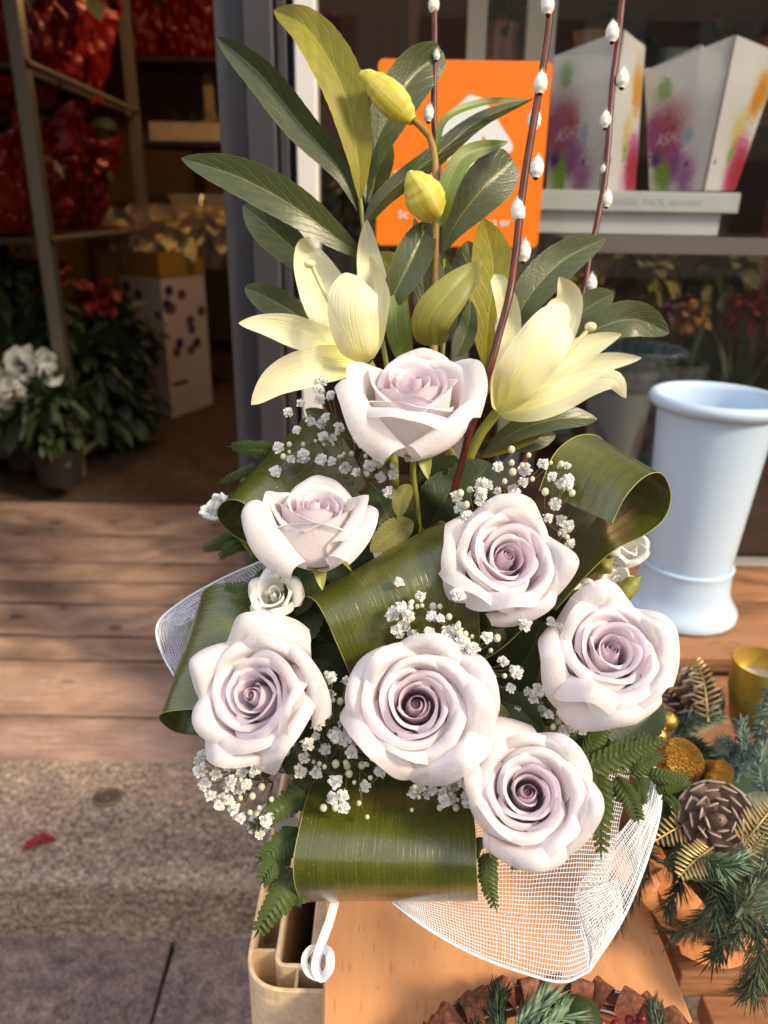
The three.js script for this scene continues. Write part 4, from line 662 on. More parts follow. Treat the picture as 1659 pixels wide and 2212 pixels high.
rolls.forEach(([A, B], i) => {
  const o = thing('rolled_leaf', rollLabels[i], 'leaf', W(...A[Math.floor(A.length / 2)]), 'rolled broad leaves of the bouquet');
  part(o, 'blade', loft(A, B, { seed: i * 3, bulge: i ? .002 : .004 }), M.asp);
  part(o, 'blade_edge', stalk(wp(A), [.00045, .00045], 50, 5), M.aspEdge); part(o, 'blade_edge', stalk(wp(B), [.00045, .00045], 50, 5), M.aspEdge);
});
// roses
const faceDir = (x, y, a, b, c = 1) => { const f = ray(x, y).normalize().negate(); return f.multiplyScalar(c).addScaledVector(CR, a).addScaledVector(CU, b).normalize(); };
function roseThing(name, label, cat, x, y, d, rpx, dir, seed, opt = {}, group = 'lavender roses of the bouquet') {
  const S = pxm(rpx, d) / 1.2, ax = faceDir(x, y, ...dir), base = W(x, y, d).addScaledVector(ax, -S * (opt.up ?? .78)), o = thing(name, label, cat, base, group), q = new THREE.Quaternion().setFromUnitVectors(up, ax);
  if (opt.spin) q.multiply(new THREE.Quaternion().setFromAxisAngle(up, opt.spin));
  for (const p of rosePetals(seed, S, opt)) { const m = local(o, 'petal', p.geo, opt.mat || M.petal[p.o > .62 ? 0 : p.o > .26 ? 1 : 2]); m.quaternion.copy(q); }
  const sg = blade([V(0, .003, 0), V(S * .45, .002, 0), V(S * .75, -S * .25, 0)], S * .16, { n: up, a: .4, b: .8, nu: 4, nv: 8, fold: .2 });
  for (let i = 0; i < 5; i++) { const m = local(o, 'sepal', sg, M.stem); m.quaternion.copy(q).multiply(new THREE.Quaternion().setFromAxisAngle(up, i * 1.257)); }
  const rec = local(o, 'receptacle', new THREE.SphereGeometry(S * .17, 14, 10).scale(1, 1.1, 1).translate(0, -S * .10, 0), M.stem); rec.quaternion.copy(q);
  const b = base.clone().addScaledVector(ax, -S * .12), to = opt.to || FOAM.clone().add(V((base.x - FOAM.x) * .3, 0, (base.z - FOAM.z) * .1)), mid = b.clone().lerp(to, .45).addScaledVector(ax, -S * (opt.bend ?? .5));
  part(o, 'stem', stalk([b, b.clone().addScaledVector(ax, -S * .5).lerp(mid, .2), mid, to], [.0028, .0026, .003], 20, 8), M.stem);
  for (const [pts, w, mat, oo] of opt.leaves || []) part(o, 'leaf', blade(wp(pts), pxm(w, pts[0][2]), { fold: .25, camber: 0, ser: .12, serN: 13, nv: 52, a: .7, b: .7, wave: .06, ...(oo || {}) }), mat);
  return o;
}
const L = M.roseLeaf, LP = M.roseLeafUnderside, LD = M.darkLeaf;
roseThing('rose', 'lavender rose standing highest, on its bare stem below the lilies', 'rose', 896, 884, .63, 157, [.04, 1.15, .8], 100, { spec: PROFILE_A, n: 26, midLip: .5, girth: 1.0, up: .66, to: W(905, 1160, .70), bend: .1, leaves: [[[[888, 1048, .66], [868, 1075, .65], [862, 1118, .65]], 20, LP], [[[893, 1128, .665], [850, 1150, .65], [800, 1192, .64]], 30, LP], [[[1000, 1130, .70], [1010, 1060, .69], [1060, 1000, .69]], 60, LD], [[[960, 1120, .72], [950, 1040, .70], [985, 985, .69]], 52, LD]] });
roseThing('rose', 'lavender rose seen in profile as a deep cup with one lip curled out', 'rose', 678, 1145, .61, 138, [.02, 1.5, .75], 111, { spec: PROFILE_B, n: 24, midLip: .4, girth: .95, up: .62, leaves: [[[[640, 1250, .66], [660, 1330, .64], [645, 1400, .63]], 40, LD], [[[700, 1250, .67], [760, 1230, .68], [800, 1180, .68]], 40, LD]] });
roseThing('rose', 'lavender rose with a long drooping outer petal over the white blossom spray', 'rose', 566, 1508, .575, 147, [-.48, .12, 1], 8, { spin: 2.2, leaves: [[[[660, 1420, .66], [720, 1440, .66], [760, 1490, .67]], 50, LD], [[[690, 1560, .68], [720, 1500, .68], [740, 1440, .69]], 60, LD]] });
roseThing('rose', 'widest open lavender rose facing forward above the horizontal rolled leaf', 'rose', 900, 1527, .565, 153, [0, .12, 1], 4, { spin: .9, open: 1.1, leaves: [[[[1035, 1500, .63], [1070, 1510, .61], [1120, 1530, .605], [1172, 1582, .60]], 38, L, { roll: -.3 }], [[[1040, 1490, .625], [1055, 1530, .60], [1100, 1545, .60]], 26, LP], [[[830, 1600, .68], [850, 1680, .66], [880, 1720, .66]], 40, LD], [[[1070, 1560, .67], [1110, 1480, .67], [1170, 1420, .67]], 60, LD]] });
roseThing('rose', 'lavender rose beside the scroll leaf with a pointed petal flared toward its neighbour', 'rose', 1088, 1214, .60, 133, [.26, .32, 1], 21, { spin: 3.6, leaves: [[[[1040, 1320, .66], [1030, 1260, .67], [980, 1220, .68]], 40, LD], [[[1080, 1480, .66], [1140, 1420, .65], [1170, 1340, .64]], 62, L], [[[1060, 1330, .68], [1090, 1400, .68], [1060, 1470, .68]], 50, LD]] });
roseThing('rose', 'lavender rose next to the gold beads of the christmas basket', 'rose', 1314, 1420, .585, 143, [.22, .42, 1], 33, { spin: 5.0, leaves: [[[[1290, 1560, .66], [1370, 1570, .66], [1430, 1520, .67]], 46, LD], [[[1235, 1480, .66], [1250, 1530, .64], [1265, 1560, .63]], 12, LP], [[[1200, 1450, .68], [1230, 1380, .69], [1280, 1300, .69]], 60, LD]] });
roseThing('rose', 'lowest lavender rose, its petals hanging over the white net', 'rose', 1138, 1716, .56, 140, [.06, .14, 1], 17, { spin: .2, leaves: [[[[1130, 1600, .66], [1080, 1640, .66], [1040, 1680, .66]], 50, LD], [[[1200, 1640, .67], [1260, 1600, .67], [1300, 1560, .68]], 50, LD]] });
{ // dark leaf collar that hides the foam
  const o = thing('leaf_collar', 'dark green leaves packed deep between the roses', 'foliage', FOAM.clone()), R = rng(55);
  for (const [x, y] of [[1040, 1590], [960, 1630], [870, 1690], [1110, 1560], [640, 1600], [760, 1480], [1180, 1400], [1000, 1470], [1240, 1330], [700, 1660], [790, 1580], [1080, 1640], [1200, 1560], [620, 1400], [720, 1380], [800, 1300], [900, 1220], [840, 1120], [1120, 1500], [1290, 1580], [1220, 1640], [600, 1530], [560, 1620], [960, 1080], [760, 1230], [660, 1260], [1060, 1360], [1160, 1620], [930, 1560], [1010, 1700], [760, 1720]]) {
    const a = Math.atan2(y - 1450, x - 900) + (R() - .5), d = .665 + .03 * R(), l = 78; part(o, 'leaf', blade(wp([[x - Math.cos(a) * l, y - Math.sin(a) * l, d + .02], [x, y, d - .01], [x + Math.cos(a) * l, y + Math.sin(a) * l, d + .012]]), pxm(56, d), { fold: .2, roll: (R() - .5) * .8, a: .6, b: .7, ser: .08, serN: 13, nv: 30, wave: .06, seed: x }), R() < .3 ? L : LD);
  }
}
// small white roses and lisianthus
const wm = { mat: M.white, n: 16 };
roseThing('white_flower', 'small white rose bud flower beside the profile rose', 'flower', 592, 1287, .615, 55, [-.2, .35, 1], 61, { ...wm, open: .5, leaves: [[[[640, 1330, .63], [650, 1250, .625], [615, 1195, .63]], 40, L]] }, 'small white flowers of the bouquet');
roseThing('white_flower', 'pale green white bud poking out past the scroll leaf over the ramp', 'flower', 466, 1098, .70, 34, [-.7, .6, .5], 62, { ...wm, open: .3 }, 'small white flowers of the bouquet');
roseThing('white_flower', 'white frilled flower under the open scroll leaf before the bucket', 'flower', 1352, 1180, .68, 52, [.5, .3, .7], 63, { ...wm }, 'small white flowers of the bouquet');
roseThing('white_flower', 'white flower with a green bud beside it at the bucket foot', 'flower', 1330, 1262, .67, 42, [.3, .5, .7], 64, { ...wm, open: .6 }, 'small white flowers of the bouquet');
roseThing('white_flower', 'white flower half covered by the rose near the gold beads', 'flower', 1265, 1292, .66, 40, [0, .6, .8], 65, { ...wm, open: .6 }, 'small white flowers of the bouquet');
{ const o = thing('flower_bud', 'closed green lisianthus bud at the bucket foot', 'bud', W(1335, 1295, .665)); part(o, 'bud', stalk(wp([[1330, 1300, .665], [1345, 1282, .66], [1372, 1255, .66], [1384, 1244, .66]]), [.002, .0085, .007, .001], 16, 12, 5, .06, 1), M.bract); const o2 = thing('flower_bud', 'small round green bud under the scroll leaf', 'bud', W(1300, 1240, .66)); part(o2, 'bud', stalk(wp([[1290, 1245, .66], [1300, 1230, .66], [1325, 1205, .66]]), [.001, .008, .001], 14, 10), M.bract); }
// lilies
function lilyPetal(o, pts, w, oo = {}) { return part(o, oo.name || 'petal', blade(wp(pts), pxm(w, pts[1][2]), { a: .62, b: .72, nu: 14, nv: 34, camber: -.24, fold: .10, wave: .11, waveN: 14, edge: .06, ...oo }), M.lily); }
{
  const o = thing('lily', 'cream lily opening toward the shop door above the top rose', 'lily', W(790, 785, .68), 'cream lilies of the bouquet');
  lilyPetal(o, [[788, 775, .69], [735, 690, .69], [690, 610, .70], [662, 535, .70], [668, 512, .69]], 56, { seed: 1, roll: .15 });
  lilyPetal(o, [[800, 770, .70], [808, 640, .71], [795, 540, .71], [792, 474, .70]], 33, { seed: 2 });
  lilyPetal(o, [[795, 775, .69], [650, 722, .67], [570, 702, .665], [516, 698, .66]], 37, { seed: 3, roll: -.35 });
  lilyPetal(o, [[790, 778, .685], [680, 790, .655], [600, 820, .645], [543, 874, .645]], 42, { seed: 4, roll: .1 });
  lilyPetal(o, [[806, 775, .68], [825, 680, .685], [820, 600, .69], [800, 552, .68]], 30, { seed: 5, roll: .9 });
  lilyPetal(o, [[790, 785, .675], [772, 730, .645], [762, 670, .635], [768, 625, .645], [778, 612, .66]], 54, { seed: 6, b: .45, camber: .5, roll: .1 });
  part(o, 'style', stalk(wp([[770, 760, .68], [715, 660, .67], [690, 610, .665], [674, 574, .66]]), [.0022, .0018, .002], 14, 7), M.lily); const s = W(669, 570, .66); part(o, 'stigma', new THREE.SphereGeometry(.0052, 12, 9).scale(1, .7, 1).translate(s.x, s.y, s.z), M.lily);
  part(o, 'stem', stalk([W(795, 782, .69), W(830, 860, .71), W(850, 1000, .72), FOAM.clone()], [.0045, .004, .004], 16, 8), M.stem);
}
{
  const o = thing('lily', 'cream lily opening toward the white bucket beside the willow branch', 'lily', W(1072, 892, .68), 'cream lilies of the bouquet');
  lilyPetal(o, [[1074, 890, .69], [1085, 800, .69], [1100, 690, .69], [1085, 625, .68], [1068, 592, .68]], 26, { seed: 11, a: .35, b: .3 });
  lilyPetal(o, [[1080, 885, .69], [1160, 770, .70], [1215, 680, .71], [1228, 640, .71], [1208, 598, .70]], 52, { seed: 12, wave: .14 });
  lilyPetal(o, [[1080, 885, .69], [1200, 790, .72], [1290, 740, .73], [1342, 722, .73]], 36, { seed: 14, wave: .16 });
  lilyPetal(o, [[1080, 888, .685], [1220, 830, .70], [1300, 785, .70], [1386, 773, .70]], 28, { seed: 15 });
  lilyPetal(o, [[1074, 893, .68], [1160, 880, .66], [1270, 830, .65], [1325, 822, .645], [1352, 860, .65]], 34, { seed: 16, camber: .25, roll: .25 });
  lilyPetal(o, [[1076, 890, .675], [1130, 800, .645], [1180, 730, .64], [1212, 688, .65], [1232, 684, .66]], 56, { seed: 13, camber: .3, b: .55 });
  part(o, 'style', stalk(wp([[1190, 800, .70], [1240, 745, .70], [1268, 715, .70]]), [.0022, .002], 10, 7), M.lily); const s = W(1276, 706, .70); part(o, 'stigma', new THREE.SphereGeometry(.0055, 12, 9).scale(1, .8, 1).translate(s.x, s.y, s.z), M.lily);
  part(o, 'stem', stalk([W(1072, 892, .68), W(1030, 950, .69), W(990, 1060, .71), FOAM.clone()], [.0048, .0045, .004], 16, 8), M.stem);
}
{ // lily stem with buds and long leaves
  const o = thing('budding_lily', 'upright lily stem with two closed yellow buds before the orange sticker', 'lily', W(935, 760, .72));
  part(o, 'stem', stalk([FOAM.clone(), ...wp([[930, 900, .72], [938, 620, .71], [941, 440, .70], [938, 330, .70], [925, 290, .70], [888, 255, .70]])], [.0042, .0048, .0048, .0036, .003], 50, 10), M.lilyStem);
  part(o, 'bud', stalk(wp([[892, 262, .70], [870, 240, .70], [830, 200, .695], [795, 168, .69], [778, 160, .69]]), [.0045, .010, .0135, .0145, .0138, .0115, .0075, .0035], 40, 48, 3, .05), M.bud);
  part(o, 'bud', stalk(wp([[938, 455, .69], [925, 440, .68], [905, 405, .67], [890, 382, .665], [884, 372, .665]]), [.007, .0145, .0172, .0172, .0145, .010, .003], 36, 48, 6, .035), M.bud);
  part(o, 'bract', blade(wp([[935, 745, .69], [935, 690, .665], [980, 630, .66], [1041, 562, .67]]), pxm(46, .67), { a: .45, b: .85, camber: .4, fold: .35, nu: 14, roll: .15 }), M.bract);
  const lf = (pts, w, oo) => part(o, 'leaf', blade(wp(pts), pxm(w, pts[0][2]), { a: .45, b: .7, fold: .2, nv: 30, ...oo }), oo?.m || M.lilyLeaf);
  lf([[942, 335, .70], [960, 260, .70], [1040, 222, .71], [1140, 215, .72]], 9, { roll: .4 }); lf([[950, 490, .69], [970, 400, .685], [1010, 335, .69], [1098, 306, .70]], 23, { roll: .2 });
  lf([[880, 790, .71], [862, 720, .70], [858, 640, .70], [870, 580, .71]], 27, {}); lf([[925, 740, .73], [915, 640, .73], [910, 560, .73], [895, 470, .73]], 24, { m: M.laurel }); lf([[985, 770, .71], [1010, 710, .71], [1018, 650, .71]], 22, { m: M.laurel }); lf([[960, 740, .73], [965, 640, .73], [950, 540, .73]], 28, { m: M.laurel });
}
// laurel sprigs
function sprig(label, base, stem, leaves) {
  const o = thing('laurel_sprig', label, 'foliage sprig', W(...base), 'laurel sprigs of the bouquet');
  part(o, 'stem', stalk([FOAM.clone(), ...wp(stem)], [.003, .0028, .0022], 30, 7), M.stem);
  for (const [pts, w, mat, oo] of leaves) part(o, 'leaf', blade(wp(pts), pxm(w, pts[0][2]), { a: .95, b: .74, fold: .28, nv: 44, nu: 12, ser: .035, serN: 26, wave: .03, ...(oo || {}) }), mat);
}
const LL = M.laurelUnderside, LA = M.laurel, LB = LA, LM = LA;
sprig('tall laurel sprig with long leaves spread before the window frame', [780, 470, .73], [[850, 900, .74], [800, 600, .74], [778, 430, .73]], [
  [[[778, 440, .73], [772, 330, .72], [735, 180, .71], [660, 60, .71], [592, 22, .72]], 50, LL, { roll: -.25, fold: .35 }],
  [[[772, 455, .73], [740, 375, .72], [650, 270, .71], [560, 160, .70], [468, 80, .70]], 40, LM, { fold: .5, roll: .1 }],
  [[[800, 565, .73], [735, 520, .71], [640, 450, .69], [520, 385, .68], [392, 342, .68]], 42, LM, { fold: .3, roll: -.2 }],
  [[[720, 600, .74], [650, 550, .74], [580, 490, .74], [525, 444, .75]], 42, LB, { roll: .2 }],
  [[[790, 440, .74], [800, 345, .74], [850, 230, .74], [905, 150, .745], [958, 113, .75]], 50, LB, { fold: .3, b: .42 }],
  [[[785, 430, .745], [782, 340, .75], [785, 260, .75], [775, 205, .76]], 40, LA, {}], [[[800, 450, .75], [815, 360, .755], [835, 290, .76]], 34, LB, {}],
  [[[790, 480, .73], [830, 425, .72], [930, 345, .72], [1040, 258, .73], [1152, 213, .74]], 26, LA, { fold: -.5, a: .4 }],
  [[[690, 720, .74], [640, 680, .74], [580, 645, .74], [528, 620, .745]], 34, LB, {}]]);
sprig('laurel sprig with broad dark leaves between the buds and the willow branch', [1000, 760, .74], [[940, 900, .74], [960, 700, .74], [958, 560, .73]], [
  [[[955, 550, .72], [980, 490, .715], [1040, 410, .71], [1108, 345, .72]], 52, LB, { fold: .22, roll: -.1, b: .4 }],
  [[[835, 690, .71], [850, 640, .70], [890, 560, .70], [928, 478, .71]], 44, LA, { fold: .5 }],
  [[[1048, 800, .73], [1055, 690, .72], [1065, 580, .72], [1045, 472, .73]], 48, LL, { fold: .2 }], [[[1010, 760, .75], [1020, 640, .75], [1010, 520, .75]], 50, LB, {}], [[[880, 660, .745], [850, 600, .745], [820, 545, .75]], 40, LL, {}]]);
sprig('laurel sprig with pointed leaves reaching over the lily toward the bucket', [1100, 760, .75], [[980, 950, .74], [1050, 850, .75], [1100, 720, .75]], [
  [[[1100, 715, .74], [1150, 630, .74], [1220, 560, .745], [1308, 514, .75]], 44, LA, { fold: .3, roll: .1, a: .7 }],
  [[[1230, 700, .76], [1270, 665, .76], [1325, 633, .76]], 32, LM, { fold: .2 }], [[[1220, 760, .76], [1290, 710, .75], [1370, 690, .75], [1446, 720, .75]], 40, LA, { fold: .2, roll: .2 }]]);
sprig('laurel leaves lying flat beneath the lily that opens toward the bucket', [1040, 980, .72], [[960, 1060, .73], [1030, 975, .72]], [
  [[[1040, 985, .71], [1110, 935, .70], [1200, 905, .70], [1290, 905, .71]], 32, LM, { roll: .5, fold: .2 }], [[[1040, 990, .72], [1090, 960, .715], [1140, 935, .71], [1190, 905, .715]], 24, LL, {}], [[[760, 950, .70], [720, 920, .70], [660, 884, .70]], 22, LA, {}], [[[1080, 1000, .74], [1100, 960, .74], [1200, 940, .75]], 30, LA, {}]]);
// willow branches
function willow(label, pts, r0, r1, cat) {
  const o = thing('willow_branch', label, 'branch', W(...pts[0]), 'pussy willow branches of the bouquet');
  const zig = []; const R = rng(Math.round(pts[0][0])); pts.forEach((p, i) => { zig.push(W(...p)); if (i < pts.length - 1) { const q = pts[i + 1]; zig.push(W((p[0] + q[0]) / 2 + (R() - .5) * 5, (p[1] + q[1]) / 2, (p[2] + q[2]) / 2)); } });
  part(o, 'branch', stalk(zig, [r0, lerp(r0, r1, .5), r1], 70, 9, 3, .05), M.willow);
  for (const [x, y, d, len, lean] of cat) {
    const a = W(x - lean * len * .5, y + len * .5, d), b = W(x + lean * len * .5, y - len * .5, d), k = [0, .3, .62, .9, 1].map(t => a.clone().lerp(b, t)), r = pxm(len * .30, d);
    const g = stalk(k, [r * .45, r * .95, r, r * .72, r * .12], 22, 16), p = g.attributes.position, n = g.attributes.normal; for (let i = 0; i < p.count; i++) { const f = .0007 * NZ.noise(p.getX(i) * 900, p.getY(i) * 900, p.getZ(i) * 900); p.setXYZ(i, p.getX(i) + n.getX(i) * f, p.getY(i) + n.getY(i) * f, p.getZ(i) + n.getZ(i) * f); }
    const fur = [], RR = rng(Math.round(x + y)); for (let i = 0; i < 260; i++) { const j = Math.floor(RR() * p.count), b0 = V(p.getX(j), p.getY(j), p.getZ(j)), nn = V(n.getX(j), n.getY(j), n.getZ(j)), ax = b.clone().sub(a).normalize(), e = b0.clone().addScaledVector(nn, .0012).addScaledVector(ax, .0026), s = new THREE.Vector3().crossVectors(nn, ax).multiplyScalar(.00012), t = new THREE.BufferGeometry(); t.setAttribute('position', new THREE.BufferAttribute(new Float32Array([...b0.clone().sub(s).toArray(), ...b0.clone().add(s).toArray(), ...e.toArray()]), 3)); t.setAttribute('uv', new THREE.BufferAttribute(new Float32Array(6), 2)); t.computeVertexNormals(); fur.push(t); }
    const m = part(o, 'catkin', mergeGeometries([g.toNonIndexed(), ...fur]), M.catkin);
    const sc = shade(new THREE.Mesh(stalk([a.clone().lerp(b, -.07), a, a.clone().lerp(b, .05)], [r * .22, r * .40, r * .3], 6, 8), M.willow)); sc.name = 'bud_scale'; m.add(sc);
  }
}
willow('pussy willow branch in front of the top rose rising past the sticker edge', [[975, 1075, .66], [1010, 950, .64], [1060, 790, .62], [1100, 640, .62], [1122, 470, .64], [1150, 280, .66], [1180, 100, .68], [1198, -40, .69]], .0030, .0034, [[1183, 8, .68, 48, 0], [1168, 178, .665, 50, .1], [1154, 256, .67, 50, .1], [1160, 360, .65, 50, .12], [1119, 454, .64, 52, -.05], [1132, 541, .64, 50, .1], [1078, 706, .63, 30, 0]]);
willow('pussy willow branch rising before the printed paper sleeves', [[1130, 1000, .78], [1190, 850, .78], [1262, 620, .78], [1290, 480, .78], [1305, 400, .78], [1318, 250, .78], [1335, 90, .785], [1348, -40, .79]], .0028, .0032, [[1323, 68, .78, 48, .05], [1345, 168, .78, 46, .1], [1308, 258, .78, 40, .05], [1304, 364, .78, 22, .1], [1311, 428, .78, 40, .1], [1277, 611, .78, 42, .1]]);
willow('pussy willow branch rising straight up behind the yellow lily buds', [[950, 760, .76], [955, 560, .76], [950, 400, .755], [938, 260, .75], [939, 120, .75], [938, -40, .75]], .0028, .0030, [[937, 8, .75, 40, 0], [943, 118, .745, 24, 0], [927, 244, .75, 40, .1]]);
// ferns
function pinna(b, t, wpx, d, seed) {                     // a feathered leaflet: rib with toothed lobes on both sides
  const A = W(...b), B = W(...t), gs = [], N0 = camDir(A), T = B.clone().sub(A), len = T.length(); T.normalize(); const S = new THREE.Vector3().crossVectors(T, N0).normalize(), R = rng(seed), n = 11;
  const bend = (v) => A.clone().lerp(B, v).addScaledVector(N0, .012 * Math.sin(v * 3.1)).addScaledVector(S, .004 * Math.sin(v * 2.5 + seed)), w = pxm(wpx, d);
  gs.push(blade([bend(0), bend(.33), bend(.66), bend(1)], w * .17, { a: .25, b: .7, nu: 4, nv: 16, fold: .2 }));
  for (let i = 0; i < n; i++) for (const sd of [-1, 1]) { const v = .04 + .86 * i / n, p = bend(v), l = w * (1 - .75 * Math.pow(v, 1.4)) * (.9 + .2 * R()), e = p.clone().addScaledVector(S, sd * l).addScaledVector(T, l * .75).addScaledVector(N0, -.12 * l + .1 * l * R()), m = p.clone().lerp(e, .5).addScaledVector(N0, l * .10); gs.push(blade([p, m, e], Math.min(len * .044, l * .30), { a: .25, b: .38, nu: 4, nv: 10, fold: .2, ser: .5, serN: 4 })); }
  return mergeGeometries(gs);
}
function fern(label, rachis, pin, mat = M.fern) {
  const o = thing('fern_frond', label, 'fern', W(...rachis[0]), 'leatherleaf ferns of the bouquet');
  part(o, 'rachis', stalk(wp(rachis), [.0014, .0010, .0007], 20, 6), M.stem);
  pin.forEach(([b, t, w], i) => part(o, 'pinna', pinna(b, t, w, b[2], i + Math.round(b[0])), mat));
}
fern('fern frond spread over the white net before the gold apple', [[1235, 1650, .64], [1330, 1668, .635], [1400, 1680, .63], [1436, 1714, .63], [1450, 1745, .63]], [[[1258, 1654, .63], [1419, 1586, .66], 30], [[1322, 1655, .63], [1453, 1600, .655], 27], [[1358, 1668, .63], [1446, 1638, .645], 21], [[1398, 1677, .63], [1498, 1663, .64], 18], [[1276, 1668, .63], [1306, 1865, .60], 32], [[1330, 1675, .63], [1374, 1787, .61], 27], [[1369, 1682, .63], [1402, 1738, .62], 20], [[1415, 1687, .63], [1501, 1706, .64], 18], [[1434, 1712, .63], [1458, 1762, .62], 14], [[1250, 1640, .64], [1330, 1570, .67], 26]]);
fern('drooping fern frond hanging over the rim of the cream crate', [[690, 1690, .64], [650, 1770, .61], [632, 1840, .605], [610, 1920, .60]], [[[668, 1724, .62], [524, 1787, .60], 30], [[645, 1781, .61], [560, 1876, .595], 34], [[634, 1832, .605], [556, 1908, .59], 34], [[630, 1868, .60], [554, 2034, .595], 36], [[622, 1890, .60], [652, 1962, .605], 26], [[676, 1706, .63], [590, 1745, .63], 24]]);
fern('small fern tip under the lowest rose against the net', [[1060, 1780, .62], [1057, 1830, .60], [1072, 1930, .60]], [[[1056, 1838, .60], [1078, 1974, .60], 24], [[1122, 1800, .60], [1112, 1888, .60], 18], [[1048, 1810, .60], [1032, 1860, .60], 16]], M.fernDark);
fern('single fern leaflet hanging below the lowest rose over the net', [[1240, 1740, .62], [1230, 1770, .61], [1215, 1840, .61]], [[[1231, 1768, .61], [1207, 1880, .61], 22]], M.fernDark);
fern('fern tip beside the grey door post above the ramp', [[640, 980, .78], [580, 1000, .78], [520, 1040, .78]], [[[596, 966, .77], [490, 973, .77], 22], [[560, 1020, .77], [464, 1037, .77], 14], [[560, 1040, .77], [480, 1070, .77], 14]]);
fern('fern tip above the white net pointing at the wooden ramp', [[600, 1180, .74], [540, 1170, .74], [480, 1180, .74]], [[[530, 1165, .73], [427, 1178, .73], 20], [[540, 1172, .73], [470, 1212, .73], 18], [[560, 1160, .73], [540, 1220, .73], 16]], M.fernDark);
fern('fern tip lying on top of the upright rolled leaf', [[640, 1300, .64], [560, 1276, .635], [500, 1262, .635]], [[[580, 1290, .63], [478, 1256, .63], 22], [[575, 1262, .64], [560, 1230, .65], 16]], M.fernDark);
fern('dark fern frond in the shade between the basket side roses', [[1180, 1640, .68], [1230, 1590, .67], [1290, 1570, .67]], [[[1210, 1625, .665], [1340, 1585, .665], 26], [[1180, 1620, .67], [1260, 1530, .67], 22]], M.fernDark);
// baby's breath
const floretGeo = [1, 2, 3].map(seed => {
  const R = rng(seed * 17), gs = [], r = .0062;
  for (let i = 0; i < 32; i++) { const a = i * 2.4, e = .2 + 1.4 * Math.sqrt(i / 32), d = V(Math.sin(e) * Math.cos(a), Math.cos(e), Math.sin(e) * Math.sin(a)), l = r * (.65 + .45 * R()), s = new THREE.Vector3().crossVectors(d, V(R() - .5, R() - .5, R() - .5)).normalize(); gs.push(blade([V(0, 0, 0), d.clone().multiplyScalar(l * .6), d.clone().multiplyScalar(l).addScaledVector(s, l * .15)], r * .30, { n: new THREE.Vector3().crossVectors(d, s), a: .7, b: .22, nu: 4, nv: 5, wave: .3, waveN: 20, fold: .25, seed: i + seed })); }
  return mergeGeometries(gs);
});
const calyxGeo = new THREE.SphereGeometry(.0026, 8, 6).scale(1, 1.2, 1).translate(0, -.0012, 0), gbud = new THREE.SphereGeometry(.0030, 10, 8).scale(1, 1.15, 1);
function spray(label, root, fl, buds, d0, seed) {
  const o = thing('gypsophila_spray', label, 'filler flower', W(...root), 'white gypsophila sprays of the bouquet'), R = rng(seed), st = [], rt = W(...root);
  const nodes = []; for (let i = 0; i < Math.max(3, fl.length / 3); i++) { const f = fl[Math.floor(R() * fl.length)], p = W(lerp(f[0], root[0], .32), lerp(f[1], root[1], .32) + 8, d0 + .025); nodes.push(p); st.push(stalk([rt, rt.clone().lerp(p, .5).add(V(.008 * (R() - .5), .006 * (R() - .5), 0)), p], [.0006, .0005], 8, 5)); }
  const near = (p) => nodes.reduce((a, b) => a.distanceTo(p) < b.distanceTo(p) ? a : b);
  const link = (p, th) => { const n = near(p), m = n.clone().lerp(p, .55).add(V(.004 * (R() - .5), -.003, .004 * R())); st.push(stalk([n, m, p], [th, th * .7], 8, 5)); };
  const more = fl.filter(() => R() < .5).map(([x, y]) => [x + (R() - .5) * 62, y + (R() - .5) * 62, .72 + .4 * R()]);
  [...fl, ...more].forEach(([x, y, s = 1]) => { const p = W(x + (R() - .5) * 12, y + (R() - .5) * 12, d0 + (R() - .5) * .024), ax = camDir(p).addScaledVector(CU, .4 + .5 * (R() - .5)).addScaledVector(CR, (R() - .5) * 1.2).normalize(), m = local(o, 'floret', floretGeo[Math.floor(R() * 3)], M.gyps, p.clone().sub(o.position)); m.quaternion.setFromUnitVectors(up, ax); m.rotateY(R() * 6); m.scale.setScalar(s * (.74 + .28 * R())); const c = shade(new THREE.Mesh(calyxGeo, M.gypsBud)); c.name = 'calyx'; m.add(c); link(p.addScaledVector(ax, -.003), .0005); });
  [...buds, ...buds.map(([x, y]) => [x + (R() - .5) * 60, y + (R() - .5) * 60])].forEach(([x, y]) => { const p = W(x, y, d0 + (R() - .5) * .02), m = local(o, 'bud', gbud, M.gypsBud, p.clone().sub(o.position)); m.scale.setScalar(.5 + .5 * R()); link(p, .00035); });
  part(o, 'stems', mergeGeometries(st), M.gypsStem);
}
spray('gypsophila spray between the scroll leaf and the top rose', [770, 1090, .72], [[693, 943], [660, 995], [592, 1022], [633, 990, .8], [700, 998], [748, 1010], [628, 893, .8], [645, 870, .8], [775, 1015], [805, 1000], [818, 1030], [838, 1062], [846, 1030], [770, 950, .9], [640, 935, .8], [605, 968], [690, 868, .9], [715, 850, .9], [735, 925, .8], [672, 905, .9]], [[612, 985], [655, 960], [720, 960], [580, 1035], [740, 985], [790, 985], [625, 960], [822, 1005], [700, 960], [760, 980], [850, 1005]], .655, 1);
spray('gypsophila spray in front of the open scroll leaf', [1130, 1130, .72], [[1075, 1012], [1140, 1013], [1170, 1002], [1192, 1026], [1216, 1051, 1.2], [1226, 1012, .7], [1108, 1062], [1131, 1044], [992, 1073, 1.1], [1040, 1062, 1.1], [1062, 1085], [990, 1103], [1030, 1080], [1205, 1095], [1208, 1120], [1228, 1171, .8], [1222, 1140, .9], [1055, 1045, .9]], [[1105, 1000], [1128, 1005], [1190, 1000], [1222, 1030], [1150, 1035], [1236, 1065], [1015, 1058], [1090, 1040], [1225, 1160], [1008, 1090]], .615, 2);
